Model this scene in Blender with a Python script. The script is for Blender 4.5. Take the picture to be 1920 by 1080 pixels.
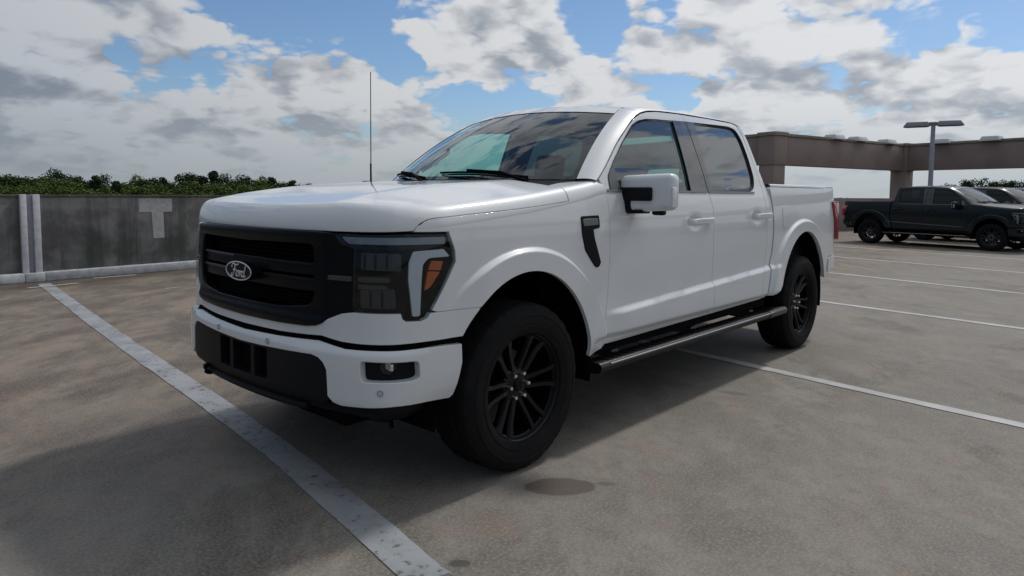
import bpy, bmesh, math, random
import numpy as np
from mathutils import Vector, Matrix
from mathutils.geometry import delaunay_2d_cdt

random.seed(4); rng = np.random.default_rng(4)
for o in list(bpy.data.objects): bpy.data.objects.remove(o)
SC = bpy.context.scene
COL = SC.collection

# ---------------------------------------------------------------- camera
CAM_P = dict(f=1287.12, cx=995.08, cy=458.95, pos=(2.4635, 3.1641, 1.3565), yaw=-2.4196, pitch=.0735, roll=.0077)
def cam_axes():
    yaw, pitch, roll = CAM_P['yaw'], CAM_P['pitch'], CAM_P['roll']
    f = np.array([math.cos(yaw) * math.cos(pitch), math.sin(yaw) * math.cos(pitch), -math.sin(pitch)])
    r = np.array([math.sin(yaw), -math.cos(yaw), 0]); u = np.cross(r, f)
    return math.cos(roll) * r + math.sin(roll) * u, -math.sin(roll) * r + math.cos(roll) * u, f
_r, _u, _f = cam_axes()
cd = bpy.data.cameras.new('camera'); cam = bpy.data.objects.new('camera', cd); COL.objects.link(cam)
cd.sensor_width = 36; cd.lens = CAM_P['f'] / 1920 * 36
cd.shift_x = (960 - CAM_P['cx']) / 1920; cd.shift_y = (CAM_P['cy'] - 540) / 1920
cd.clip_start = .05; cd.clip_end = 9000
M = Matrix.Identity(4)
for i in range(3):
    M[i][0], M[i][1], M[i][2], M[i][3] = _r[i], _u[i], -_f[i], CAM_P['pos'][i]
cam.matrix_world = M
SC.camera = cam
def sky_dir(px, py):
    d = _f + (px - CAM_P['cx']) / CAM_P['f'] * _r - (py - CAM_P['cy']) / CAM_P['f'] * _u
    return d / np.linalg.norm(d)

# ---------------------------------------------------------------- light
SUN_EL = math.radians(51)
SUN_AZ = math.atan2(.028, -.62)            # direction towards the sun, measured from +X
sun_v = (math.cos(SUN_EL) * math.cos(SUN_AZ), math.cos(SUN_EL) * math.sin(SUN_AZ), math.sin(SUN_EL))
sl = bpy.data.lights.new('sun', 'SUN'); so = bpy.data.objects.new('sun', sl); COL.objects.link(so)
sl.energy = 1.95; sl.angle = math.radians(5.5); sl.color = (1, .945, .87)
so.rotation_euler = Vector(sun_v).to_track_quat('Z', 'Y').to_euler()
so.location = (0, 0, 30)

SC.view_settings.view_transform = 'Standard'; SC.view_settings.look = 'None'
SC.view_settings.gamma = 1; SC.view_settings.exposure = -.14; SC.view_settings.use_curve_mapping = False
SC.render.engine = 'CYCLES'
SC.cycles.use_denoising = True
SC.cycles.max_bounces = 8; SC.cycles.transparent_max_bounces = 16; SC.cycles.glossy_bounces = 4
SC.cycles.sample_clamp_indirect = 6

# ---------------------------------------------------------------- node helper
class G:
    def __init__(s, tree): s.t = tree; s.n = tree.nodes; s.l = tree.links
    def new(s, kind, **kw):
        n = s.n.new(kind)
        for k, v in kw.items(): setattr(n, k, v)
        return n
    def put(s, sock, v):
        if isinstance(v, bpy.types.NodeSocket): s.l.new(v, sock)
        elif v is not None:
            try: sock.default_value = v
            except Exception: sock.default_value = tuple(v) + (1,) if len(v) == 3 else v
    def m(s, op, a, b=None, c=None, clamp=False):
        n = s.new('ShaderNodeMath', operation=op, use_clamp=clamp)
        s.put(n.inputs[0], a)
        if b is not None: s.put(n.inputs[1], b)
        if c is not None: s.put(n.inputs[2], c)
        return n.outputs[0]
    def v(s, op, a, b=None, scale=None):
        n = s.new('ShaderNodeVectorMath', operation=op)
        s.put(n.inputs[0], a)
        if b is not None: s.put(n.inputs[1], b)
        if scale is not None: s.put(n.inputs['Scale'], scale)
        return n.outputs['Value'] if op in ('DOT_PRODUCT', 'LENGTH', 'DISTANCE') else n.outputs[0]
    def noise(s, vec, scale, detail=4, rough=.5, dist=0, col=False, lac=2.0):
        n = s.new('ShaderNodeTexNoise'); s.put(n.inputs['Vector'], vec)
        n.inputs['Scale'].default_value = scale; n.inputs['Detail'].default_value = detail
        n.inputs['Roughness'].default_value = rough; n.inputs['Distortion'].default_value = dist
        n.inputs['Lacunarity'].default_value = lac
        return n.outputs['Color' if col else 'Fac']
    def ramp(s, x, a, b, lo=0., hi=1., smooth=True):
        n = s.new('ShaderNodeMapRange'); n.interpolation_type = 'SMOOTHSTEP' if smooth else 'LINEAR'
        s.put(n.inputs[0], x); s.put(n.inputs[1], a); s.put(n.inputs[2], b); s.put(n.inputs[3], lo); s.put(n.inputs[4], hi)
        return n.outputs[0]
    def mix(s, f, a, b, blend='MIX'):
        n = s.new('ShaderNodeMix', data_type='RGBA', blend_type=blend)
        s.put(n.inputs[0], f); s.put(n.inputs[6], a if isinstance(a, bpy.types.NodeSocket) else tuple(a)[:3] + (1,))
        s.put(n.inputs[7], b if isinstance(b, bpy.types.NodeSocket) else tuple(b)[:3] + (1,))
        return n.outputs[2]
    def comb(s, x, y, z):
        n = s.new('ShaderNodeCombineXYZ')
        for i, q in enumerate((x, y, z)): s.put(n.inputs[i], q)
        return n.outputs[0]
    def sep(s, v):
        n = s.new('ShaderNodeSeparateXYZ'); s.put(n.inputs[0], v); return n.outputs

# ---------------------------------------------------------------- sky with broken cumulus
W = bpy.data.worlds.new('World'); SC.world = W; W.use_nodes = True
g = G(W.node_tree); g.n.clear()
wout = g.new('ShaderNodeOutputWorld')
nish = g.new('ShaderNodeTexSky', sky_type='NISHITA', sun_disc=False)
nish.sun_elevation = SUN_EL; nish.sun_rotation = math.radians(90) - SUN_AZ
nish.air_density = 1.0; nish.dust_density = .6; nish.ozone_density = 1.6
dirv = g.v('NORMALIZE', g.new('ShaderNodeTexCoord').outputs['Generated'])
dx, dy, dz = g.sep(dirv)
def cloud_space(d):
    x_, y_, z_ = g.sep(d); z0 = g.m('MAXIMUM', z_, 0.)
    return g.v('SCALE', g.comb(x_, y_, g.m('MULTIPLY', z_, 1.0)), scale=g.m('DIVIDE', 1., g.m('ADD', z0, .36)))
Pm = cloud_space(dirv)
wv = g.v('SUBTRACT', g.noise(Pm, 5.5, 3, .55, col=True), (.5, .5, .5))
Pw = g.v('ADD', Pm, g.v('SCALE', wv, scale=.10))
def density(vec, fine=True):
    a = g.noise(vec, 4.6, 7 if fine else 4, .45)
    j = g.v('ADD', vec, g.v('SCALE', g.v('SUBTRACT', g.noise(vec, 24, 2, .5, col=True), (.5, .5, .5)), scale=.035)) if fine else vec
    out = a
    for sc_, w_ in ((9., .28), (20., .15)) + (((44., .07),) if fine else ()):
        v = g.new('ShaderNodeTexVoronoi', feature='F1'); g.put(v.inputs['Vector'], j)
        v.inputs['Scale'].default_value = sc_
        d_ = v.outputs['Distance']; out = g.m('ADD', out, g.m('MULTIPLY', g.m('SUBTRACT', .30, g.m('MULTIPLY', d_, d_)), w_))
    return out
D0 = density(Pw)
# (pixel x, pixel y, radius, weight): where the photograph's sky shows blue or heavier cloud
HINT = [(470, 10, 130, -.36), (620, 25, 100, -.40), (700, 60, 60, -.2), (265, 132, 62, -.30), (362, 148, 50, -.32), (20, 112, 42, -.22),
        (735, 95, 55, -.26), (770, 150, 55, -.30), (840, 185, 60, -.30), (860, 195, 50, -.24), (930, 185, 62, -.34), (1005, 185, 58, -.30), (1110, 20, 80, -.40),
        (1015, 5, 40, -.15), (1250, 28, 46, -.30), (1365, 125, 34, -.20), (1550, 112, 44, -.26), (1725, 28, 66, -.34), (1850, 45, 56, -.28), (1490, 100, 30, -.2),
        (1260, 190, 60, -.16), (690, 230, 34, -.18), (1530, 215, 40, -.1),
        (200, 50, 220, .14), (320, 110, 60, .05), (560, 130, 90, .12), (640, 100, 60, .12), (870, 60, 130, .18), (1010, 90, 110, .16), (800, 195, 70, .12),
        (1200, 50, 60, .16), (1400, 70, 170, .14), (1180, 190, 60, .14), (800, 190, 70, .12), (650, 200, 120, .10), (1000, 90, 90, .08), (1100, 120, 80, .1), (1600, 200, 200, .10), (1850, 150, 150, .1), (100, 260, 250, .08), (450, 230, 200, .1)]
acc = None
dirw = g.v('NORMALIZE', g.v('ADD', dirv, g.v('SCALE', wv, scale=.07)))
for px, py, rad, w in HINT:
    d = sky_dir(px, py); c0 = math.cos(rad * 1.25 / 1287.); 
    dt = g.v('DOT_PRODUCT', dirw, tuple(d))
    t = g.ramp(dt, c0, 1., 0., w * .8)
    acc = t if acc is None else g.m('ADD', acc, t)
elev_cov = g.ramp(dz, .02, .20, .150, .062)
away = g.ramp(g.v('DOT_PRODUCT', dirv, tuple(sky_dir(960, 200))), .70, .0, 0., .15)
cover = g.m('ADD', g.m('ADD', g.m('ADD', D0, acc), elev_cov), away)
alpha = g.ramp(cover, .45, .60)
# light on the clouds: denser towards the sun means shaded
up = g.v('NORMALIZE', g.v('ADD', dirv, tuple(np.array([sun_v[0] * .8, sun_v[1] * .8, 1.1]) * .034)))
Pu = g.v('ADD', cloud_space(up), g.v('SCALE', wv, scale=.10))
D1 = density(Pu, False)
big = g.noise(cloud_space(g.v('NORMALIZE', g.v('ADD', dirv, (0, 0, .05)))), 3.8, 3, .5)
lit = g.m('SUBTRACT', D0, D1)
thick = g.ramp(cover, .52, .80)
shade = g.m('ADD', g.m('MULTIPLY', lit, 2.6), .93)
shade = g.m('SUBTRACT', shade, g.m('MULTIPLY', thick, .26))
shade = g.m('SUBTRACT', shade, g.ramp(big, .42, .66, 0., .14))
shade = g.m('ADD', shade, g.m('MULTIPLY', g.m('SUBTRACT', g.noise(Pw, 14, 4, .55), .5), .35))
shade = g.m('ADD', shade, g.ramp(dz, .04, .22, .12, 0.))
shade = g.ramp(shade, .12, 1.0, .0, 1.)
sd = g.v('DOT_PRODUCT', dirv, sun_v)
glow = g.ramp(sd, -.45, .90, .27, 1.14, smooth=False)
ccol = g.mix(shade, (.39, .43, .485), (.86, .865, .87))
tint = g.mix(g.ramp(sd, -.5, .55), (.66, .88, 1.17), (.98, .995, 1.02))
ccol = g.mix(1., g.v('SCALE', ccol, scale=glow), tint, 'MULTIPLY')
bgs = g.new('ShaderNodeBackground'); g.put(bgs.inputs[0], g.mix(1., nish.outputs[0], (.72, .86, 1.0), 'MULTIPLY')); bgs.inputs[1].default_value = .105
bgc = g.new('ShaderNodeBackground'); g.put(bgc.inputs[0], ccol); bgc.inputs[1].default_value = .93
mx = g.new('ShaderNodeMixShader'); g.put(mx.inputs[0], alpha); g.l.new(bgs.outputs[0], mx.inputs[1]); g.l.new(bgc.outputs[0], mx.inputs[2])
hz = g.new('ShaderNodeBackground'); g.put(hz.inputs[0], g.v('SCALE', g.comb(.535, .60, .64), scale=glow)); hz.inputs[1].default_value = .93
mh = g.new('ShaderNodeMixShader'); g.put(mh.inputs[0], g.ramp(dz, -.01, .15, .85, 0.)); g.l.new(mx.outputs[0], mh.inputs[1]); g.l.new(hz.outputs[0], mh.inputs[2])
g.l.new(mh.outputs[0], wout.inputs[0])
W.cycles.sampling_method = 'AUTOMATIC'

# ---------------------------------------------------------------- materials
def mat(name, col=(.5, .5, .5), rough=.5, metal=0., coat=0., coat_rough=.03, spec=.5, noise=None, bump=None, emit=None, ior=1.5):
    m = bpy.data.materials.new(name); m.use_nodes = True
    g = G(m.node_tree); b = g.n['Principled BSDF']
    b.inputs['Base Color'].default_value = tuple(col) + (1,); b.inputs['Roughness'].default_value = rough
    b.inputs['Metallic'].default_value = metal; b.inputs['Coat Weight'].default_value = coat
    b.inputs['Coat Roughness'].default_value = coat_rough; b.inputs['IOR'].default_value = ior; b.inputs['Specular IOR Level'].default_value = spec
    oc = g.new('ShaderNodeTexCoord').outputs['Object']
    if noise:
        sc, amt = noise
        n = g.noise(oc, sc, 6, .6)
        g.put(b.inputs['Base Color'], g.mix(g.ramp(n, .3, .7), tuple(c * (1 - amt) for c in col), tuple(min(1, c * (1 + amt)) for c in col)))
    if bump:
        sc, st = bump
        bp = g.new('ShaderNodeBump'); bp.inputs['Strength'].default_value = st; bp.inputs['Distance'].default_value = .01
        g.put(bp.inputs['Height'], g.noise(oc, sc, 5, .6)); g.l.new(bp.outputs[0], b.inputs['Normal'])
    if emit: b.inputs['Emission Color'].default_value = tuple(emit) + (1,); b.inputs['Emission Strength'].default_value = 1
    return m
def glass(name, tint, ior=1.5, rough=0.0):
    m = bpy.data.materials.new(name); m.use_nodes = True
    g = G(m.node_tree); g.n.clear(); out = g.new('ShaderNodeOutputMaterial')
    t = g.new('ShaderNodeBsdfTransparent'); t.inputs[0].default_value = tuple(tint) + (1,)
    s = g.new('ShaderNodeBsdfGlossy'); s.inputs['Roughness'].default_value = rough; s.inputs['Color'].default_value = (.95, .97, 1, 1)
    fr = g.new('ShaderNodeFresnel'); bf = g.new('ShaderNodeNewGeometry').outputs['Backfacing']; g.put(fr.inputs[0], g.m('ADD', g.m('MULTIPLY', bf, 1. / ior - ior), ior))
    x = g.new('ShaderNodeMixShader'); g.l.new(fr.outputs[0], x.inputs[0]); g.l.new(t.outputs[0], x.inputs[1]); g.l.new(s.outputs[0], x.inputs[2])
    g.l.new(x.outputs[0], out.inputs[0]); return m

def paint(name, col, rough=.42, coat=.9):
    m = mat(name, col, rough, coat=coat, coat_rough=.035, spec=.5 if coat > .6 else .25)
    g = G(m.node_tree); b = g.n['Principled BSDF']
    oc = g.new('ShaderNodeTexCoord').outputs['Object']
    # faint road film low on the body and orange peel in the clear coat
    z = g.sep(oc)[2]
    film = g.m('MULTIPLY', g.ramp(z, .35, .85, .22, 0.), g.ramp(g.noise(oc, 5, 6, .65), .35, .7))
    g.put(b.inputs['Base Color'], g.mix(film, col, tuple(c * .72 for c in col)))
    bp = g.new('ShaderNodeBump'); bp.inputs['Strength'].default_value = .035; bp.inputs['Distance'].default_value = .004
    g.put(bp.inputs['Height'], g.noise(oc, 60, 2, .5)); g.l.new(bp.outputs[0], b.inputs['Coat Normal'])
    return m
M_WHITE = paint('white_paint', (.69, .715, .745))
M_BLACKPAINT = mat('gloss_black_trim', (.004, .0055, .008), .25, ior=1.22)
M_PLASTIC = mat('black_plastic', (.0065, .0075, .010), .5, ior=1.25, noise=(30, .2), bump=(400, .15))
M_DULL = mat('dull_black', (.004, .004, .005), .85, ior=1.15)
M_GREYPL = mat('grey_plastic', (.13, .135, .14), .45)
M_RUBBER = mat('tyre_rubber', (.006, .006, .007), .8, ior=1.3, noise=(14, .3), bump=(220, .25))
M_RIM = mat('black_rim', (.0035, .0035, .0045), .20, coat=.10, coat_rough=.06, ior=1.32)
M_PILLAR = mat('gloss_pillar', (.006, .007, .009), .06, coat=.8, bump=(7, .35))
M_CHROME = mat('chrome', (.75, .76, .78), .12, metal=1.)
M_STEEL = mat('dark_steel', (.10, .10, .11), .45, metal=.8)
M_EDGE = mat('edge_highlight', (.62, .63, .65), .25, metal=.8)
M_GLASS4 = glass('rear_window_glass', (.40, .60, .57), 1.5)
M_BADGE = mat('badge_silver', (.66, .67, .69), .3, metal=.3)
M_DRL = mat('white_lamp_lens', (.72, .76, .80), .28, coat=.5)
M_LAMPBAR = mat('grey_lamp_bar', (.30, .32, .34), .2, metal=.3, coat=.6)
M_AMBER = mat('amber_lens', (.62, .13, .025), .25, coat=.6)
M_RED = mat('red_lens', (.30, .012, .03), .18, coat=.8)
M_REDL = mat('pale_red_lens', (.62, .20, .24), .22, coat=.8)
M_INT = mat('cabin_trim', (.040, .042, .045), .7, noise=(20, .15))
M_SEAT = mat('seat_leather', (.07, .072, .075), .5, noise=(25, .15))
M_HEADL = mat('headliner', (.30, .30, .29), .9)
M_GLASS = glass('windscreen_glass', (.50, .80, .75), 1.62)
M_GLASS2 = glass('door_glass', (.46, .74, .70), 1.95)
M_GLASS3 = glass('privacy_glass', (.08, .10, .11), 2.5)
M_LENS = glass('clear_lens', (.74, .77, .80), 1.5)
M_YELLOW = mat('yellow_sticker', (.45, .42, .08), .6)
# ---------------------------------------------------------------- truck shape
# truck frame: +X to the nose, +Y to the driver's side, Z up, front axle at x = 0
WB = -3.68

def mono(xs, ys):
    """smooth monotone cubic interpolation"""
    xs = np.asarray(xs, float); ys = np.asarray(ys, float)
    h = np.diff(xs); dl = np.diff(ys) / h
    m = np.zeros(len(xs)); m[0] = dl[0]; m[-1] = dl[-1]
    for i in range(1, len(xs) - 1):
        if dl[i - 1] * dl[i] > 0:
            w1 = 2 * h[i] + h[i - 1]; w2 = h[i] + 2 * h[i - 1]
            m[i] = (w1 + w2) / (w1 / dl[i - 1] + w2 / dl[i])
    def f(x):
        x = np.clip(np.asarray(x, float), xs[0], xs[-1])
        i = np.clip(np.searchsorted(xs, x, side='right') - 1, 0, len(h) - 1)
        t = (x - xs[i]) / h[i]; t2 = t * t; t3 = t2 * t
        return (ys[i] * (2 * t3 - 3 * t2 + 1) + ys[i + 1] * (3 * t2 - 2 * t3)
                + h[i] * (m[i] * (t3 - 2 * t2 + t) + m[i + 1] * (t3 - t2)))
    return f

def sstep(a, b, x):
    t = np.clip((np.asarray(x, float) - a) / (b - a), 0, 1)
    return t * t * (3 - 2 * t)

PLAN = [(.955, 0), (.952, .2), (.94, .4), (.92, .56), (.895, .68), (.865, .78), (.825, .86), (.765, .92),
        (.68, .955), (.56, .972), (.40, .978), (.2, .98), (0, .98), (-.5, .973), (-1.2, .966), (-2., .965),
        (-2.95, .966), (-3.7, .968), (-4.2, .965), (-4.45, .957), (-4.57, .945), (-4.645, .918), (-4.685, .87),
        (-4.70, .78), (-4.705, .6), (-4.71, .3), (-4.71, 0)]
def catmull(P, n=24):
    P = np.asarray(P, float); Q = np.vstack([2 * P[0] - P[1], P, 2 * P[-1] - P[-2]])
    out = []
    for i in range(1, len(Q) - 2):
        a, b, c, d = Q[i - 1], Q[i], Q[i + 1], Q[i + 2]
        ta = 0.; tb = ta + np.linalg.norm(b - a) ** .5; tc = tb + np.linalg.norm(c - b) ** .5; td = tc + np.linalg.norm(d - c) ** .5
        for t in np.linspace(tb, tc, n, endpoint=False):
            A1 = (tb - t) / (tb - ta) * a + (t - ta) / (tb - ta) * b
            A2 = (tc - t) / (tc - tb) * b + (t - tb) / (tc - tb) * c
            A3 = (td - t) / (td - tc) * c + (t - tc) / (td - tc) * d
            B1 = (tc - t) / (tc - ta) * A1 + (t - ta) / (tc - ta) * A2
            B2 = (td - t) / (td - tb) * A2 + (t - tb) / (td - tb) * A3
            out.append((tc - t) / (tc - tb) * B1 + (t - tb) / (tc - tb) * B2)
    out.append(P[-1])
    return np.array(out)
_pl = catmull([(.955, -.2)] + PLAN)[24:]
_pl = _pl[_pl[:, 1] >= -1e-6] if False else _pl
_pl[0] = (.955, 0)
_ps = np.concatenate([[0], np.cumsum(np.hypot(*np.diff(_pl, axis=0).T))])
_tn = np.gradient(_pl, _ps, axis=0); _tn /= np.hypot(*_tn.T)[:, None]
_nr = np.stack([_tn[:, 1], -_tn[:, 0]], -1)      # outward
S_END = _ps[-1]
_front_end = np.searchsorted(-_pl[:, 0], -.60)    # index where x falls under .60
def s_of_x(x):                                    # side part only (x < .86)
    i0 = np.searchsorted(-_pl[:, 0], -.875); i1 = np.searchsorted(-_pl[:, 0], 4.66)
    return np.interp(-np.asarray(x, float), -_pl[i0:i1, 0], _ps[i0:i1])
def s_of_y(y):                                    # front part only (y < .93)
    i1 = np.searchsorted(_pl[:_front_end, 1], .935)
    return np.interp(np.asarray(y, float), _pl[:i1, 1], _ps[:i1])
def s_of_yr(y):                                   # rear part
    i0 = np.searchsorted(-_pl[:, 0], 4.50)
    yy = _pl[i0:, 1][::-1]
    return np.interp(np.asarray(y, float), yy, _ps[i0:][::-1])

_door = mono([.40, .47, .53, .60, .66, .80, .95, 1.10, 1.20, 1.27, 1.33, 1.385, 1.42, 1.50, 1.65, 1.80, 1.88, 1.94],
             [.060, .030, .010, .002, .001, .001, .001, .001, .005, .013, .024, .040, .052, .075, .128, .185, .219, .252])
_bed = mono([.40, .50, .60, .80, 1.10, 1.22, 1.32, 1.40, 1.45],
            [.040, .012, .002, .000, .001, .006, .014, .024, .034])
_front = mono([.30, .38, .44, .50, .60, .685, .73, .80, 1.0, 1.12, 1.20, 1.26],
              [.12, .06, .012, .000, .000, .004, .028, .032, .036, .044, .056, .075])
def inset(s, z):
    x = np.interp(s, _ps, _pl[:, 0]); y = np.interp(s, _ps, _pl[:, 1])
    wf = sstep(.50, .84, x)
    wb = sstep(-2.93, -2.98, x)
    f = (_door(z) * (1 - wb) + _bed(z) * wb) * (1 - wf) + _front(z) * wf
    # lower ledge along the doors
    zc = .712 + np.clip(-.86 - x, 0, 3) * .041
    amp = sstep(-.62, -.92, x) * sstep(-3.20, -3.02, x)
    f = f - .024 * amp * sstep(zc + .004, zc - .035, z) * sstep(.45, .56, z)
    f = f + .006 * amp * sstep(zc + .25, zc, z)
    f = f + .016 * sstep(.70, -.70, x) * sstep(.58, .545, z) * sstep(-3.3, -3.1, x) * sstep(-.5, -.6, x)
    # wheel arch flares
    for xw, rr in ((0., .690), (WB, .745)):
        r = np.hypot((x - xw) * 1.0, (z - .415) * 1.0)
        fade = 1 - (sstep(.28, .50, x) if xw == 0. else 0)
        f = f - .027 * fade * sstep(rr, rr - .026, r) * sstep(-4.6, -4.4, x)
    return f
def SURF(s, z, off=0.):
    """point on the body shell; off > 0 sinks it into the body"""
    s = np.asarray(s, float); z = np.asarray(z, float)
    d = inset(s, z) + off
    x = np.interp(s, _ps, _pl[:, 0]) - d * np.interp(s, _ps, _nr[:, 0])
    y = np.interp(s, _ps, _pl[:, 1]) - d * np.interp(s, _ps, _nr[:, 1])
    return np.stack([x, y, z + 0 * x], -1)
def Y_AT(x, z):                                   # half width of the shell at a given x
    return SURF(s_of_x(x), z)[..., 1]

def SX(x, z, off=0.): return SURF(s_of_x(x), z, off)
def FR(s, z, off=0.):                             # signed s: negative = passenger's side
    s = np.asarray(s, float); p = SURF(np.abs(s), z, off); p[..., 1] *= np.where(s < 0, -1., 1.); return p
def dimples(x, z):                                # finger cups behind the door handles
    return sum(.017 * np.exp(-(((x - c) / .075) ** 2 + ((z - zz) / .042) ** 2) ** 1.5) for c, zz in ((-1.70, 1.182), (-2.70, 1.197)))
def DX(x, z, off=0.): return SURF(s_of_x(x), z, off + dimples(np.asarray(x), np.asarray(z)))

zb_x = mono([-4., -.70, -.5, -.2, 0, .3, .5, .70, .96], [1.40, 1.362, 1.330, 1.288, 1.264, 1.235, 1.217, 1.202, 1.196])
zc_x = mono([-.8, -.5, -.3, 0, .3, .6, .75, .85, .96], [1.448, 1.440, 1.430, 1.412, 1.390, 1.352, 1.326, 1.303, 1.286])
hh_x = mono([-4., 0, .5, .75, .96], [.075, .075, .078, .088, .090])
_oi = np.where(_pl[:, 0] > -.95)[0][::3]
_O = SURF(_ps[_oi], zb_x(_pl[_oi, 0]))[:, :2]
_O = np.vstack([_O[::-1] * [1, -1], _O])
def edge_dist(x, y):
    p = np.stack([np.asarray(x, float).ravel(), np.asarray(y, float).ravel()], -1)
    a = _O[:-1]; b = _O[1:]; ab = b - a; L = (ab ** 2).sum(1) + 1e-12
    out = np.full(len(p), 9.)
    for i in range(0, len(p), 3000):
        q = p[i:i + 3000, None] - a[None]
        t = np.clip((q * ab).sum(-1) / L, 0, 1)
        dd = q - t[..., None] * ab
        out[i:i + 3000] = np.sqrt((dd ** 2).sum(-1).min(1))
    return out.reshape(np.shape(x))
RH = .062
def TOP(x, y):
    x = np.asarray(x, float); y = np.asarray(y, float); ay = np.abs(y)
    q = np.clip(edge_dist(x, y) / RH, 0, 1)
    H = hh_x(x); e = zb_x(x) + H
    tt = (ay - .635) / .33; gg = 1 - .5 * (tt + np.sqrt(tt * tt + .0016)) * .96
    z = e + (zc_x(x) - e) * gg
    z = z + .007 * sstep(.66, .56, ay) * sstep(.92, .6, x)          # raised centre of the hood
    z = z - H * (1 - np.sqrt(np.clip(1 - (1 - q) ** 2, 0, 1)))
    return np.stack([x, y, z], -1)
def TOPI(x, y):                                   # the same without the rounded rim
    x = np.asarray(x, float); y = np.asarray(y, float); ay = np.abs(y)
    H = hh_x(x); e = zb_x(x) + H
    tt = (ay - .635) / .33; gg = 1 - .5 * (tt + np.sqrt(tt * tt + .0016)) * .96
    z = e + (zc_x(x) - e) * gg + .007 * sstep(.66, .56, ay) * sstep(.92, .6, x)
    return np.stack([x, y, z], -1)
def rim_xy(s, phi):
    s = np.asarray(s, float); a = np.abs(s)
    xx = np.interp(a, _ps, _pl[:, 0]); p = SURF(a, zb_x(xx)); d = RH * (1 - np.cos(phi))
    x = p[..., 0] - d * np.interp(a, _ps, _nr[:, 0]); y = p[..., 1] - d * np.interp(a, _ps, _nr[:, 1])
    return x, y * np.where(s < 0, -1., 1.)
def RIM(s, phi):                                  # rounded rim of hood and fender tops
    x, y = rim_xy(s, phi); q = TOPI(x, y)
    a = np.abs(s); xx = np.interp(a, _ps, _pl[:, 0])
    z0 = zb_x(xx); q[..., 2] = z0 + (q[..., 2] - z0) * np.sin(phi)
    return q
def ws_base(y): return np.stack([-.28 - .30 * (np.abs(y) / .84) ** 2.2, y, 1.440 + 0 * y], -1)
def ws_head(v): return np.stack([-1.16 - .09 * v ** 2, .645 * v, 1.945 - .040 * v ** 2], -1)
def WS(u, v):                                     # u across -1..1, v up 0..1
    u = np.asarray(u, float); v = np.asarray(v, float)
    a = ws_base(u * .825); b = ws_head(u); t = v[..., None]
    p = a * (1 - t) + b * t
    k = 4 * v * (1 - v)
    p[..., 0] += .018 * k; p[..., 2] += .030 * k
    return p
roof_z = mono([-2.90, -2.80, -2.6, -2.2, -1.7, -1.35, -1.16], [1.935, 1.955, 1.978, 1.990, 1.985, 1.966, 1.945])
def ROOF(u, v):
    u = np.asarray(u, float); v = np.asarray(v, float)
    h = ws_head(v); xr = -2.88 + .03 * v ** 2
    x = h[..., 0] * (1 - u) + xr * u
    z = roof_z(np.minimum(x, -1.16)) - .040 * v ** 2
    z = np.where(u < .02, h[..., 2] * (1 - u / .02) + z * u / .02, z)
    return np.stack([x, .645 * v, z], -1)
def ell(xc, zc, a, b, z0, z1, n=40):
    """wheel opening from the front foot (z0) over the top to the rear foot (z1)"""
    t0 = math.asin((z0 - zc) / b); t1 = math.pi - math.asin((z1 - zc) / b)
    return [(xc + a * math.cos(t), zc + b * math.sin(t)) for t in np.linspace(t0, t1, n)]
# ---------------------------------------------------------------- mesh helpers
def link(o, parent=None):
    COL.objects.link(o)
    if parent is not None: o.parent = parent
    return o
def tag(o, label=None, cat=None, group=None, kind=None):
    if label: o['label'] = label
    if cat: o['category'] = cat
    if group: o['group'] = group
    if kind: o['kind'] = kind
    return o
def empty(name, loc=(0, 0, 0), rz=0.):
    o = bpy.data.objects.new(name, None); o.empty_display_size = .3
    o.location = loc; o.rotation_euler = (0, 0, rz); COL.objects.link(o); return o

class Acc:
    """collects vertices with their own normals and links them as one mesh object"""
    def __init__(s): s.V = []; s.F = []; s.N = []; s.MI = []; s.n = 0
    def add(s, V, F, N=None, mi=0):
        V = np.asarray(V, float); F = [tuple(int(i) + s.n for i in f) for f in F]
        if N is None: N = vert_normals(V, [tuple(i - s.n for i in f) for f in F])
        s.V.append(V); s.N.append(np.asarray(N, float)); s.F += F; s.MI += [mi] * len(F); s.n += len(V)
        return s
    def flat(s, V, faces, mi=0):
        """every face with its own corners"""
        V = np.asarray(V, float)
        for f in faces:
            p = V[list(f)]; n = np.cross(p[1] - p[0], p[2] - p[0]); n /= max(1e-12, np.linalg.norm(n))
            s.add(p, [tuple(range(len(f)))], np.tile(n, (len(f), 1)), mi)
        return s
    def build(s, name, mats, parent=None, mirror=False):
        V = np.vstack(s.V); N = np.vstack(s.N); F = s.F
        if mirror:
            V = V * [1, -1, 1]; N = N * [1, -1, 1]; F = [f[::-1] for f in F]
        me = bpy.data.meshes.new(name); me.from_pydata(V.tolist(), [], F)
        for m in (mats if isinstance(mats, (list, tuple)) else [mats]): me.materials.append(m)
        me.polygons.foreach_set('material_index', s.MI)
        me.polygons.foreach_set('use_smooth', [True] * len(F))
        me.normals_split_custom_set_from_vertices((N / np.maximum(1e-9, np.linalg.norm(N, axis=1))[:, None]).tolist())
        me.update()
        o = bpy.data.objects.new(name, me); return link(o, parent)
    def pair(s, name, mats, parent=None):
        return [s.build(name, mats, parent), s.build(name, mats, parent, mirror=True)]

def vert_normals(V, F):
    N = np.zeros_like(V)
    for f in F:
        p = V[list(f)]; n = np.cross(p[1] - p[0], p[2] - p[0])
        if len(f) > 3: n = n + np.cross(p[2] - p[0], p[3] - p[0])
        for i in f: N[i] += n
    return N / np.maximum(1e-12, np.linalg.norm(N, axis=1))[:, None]

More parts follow.
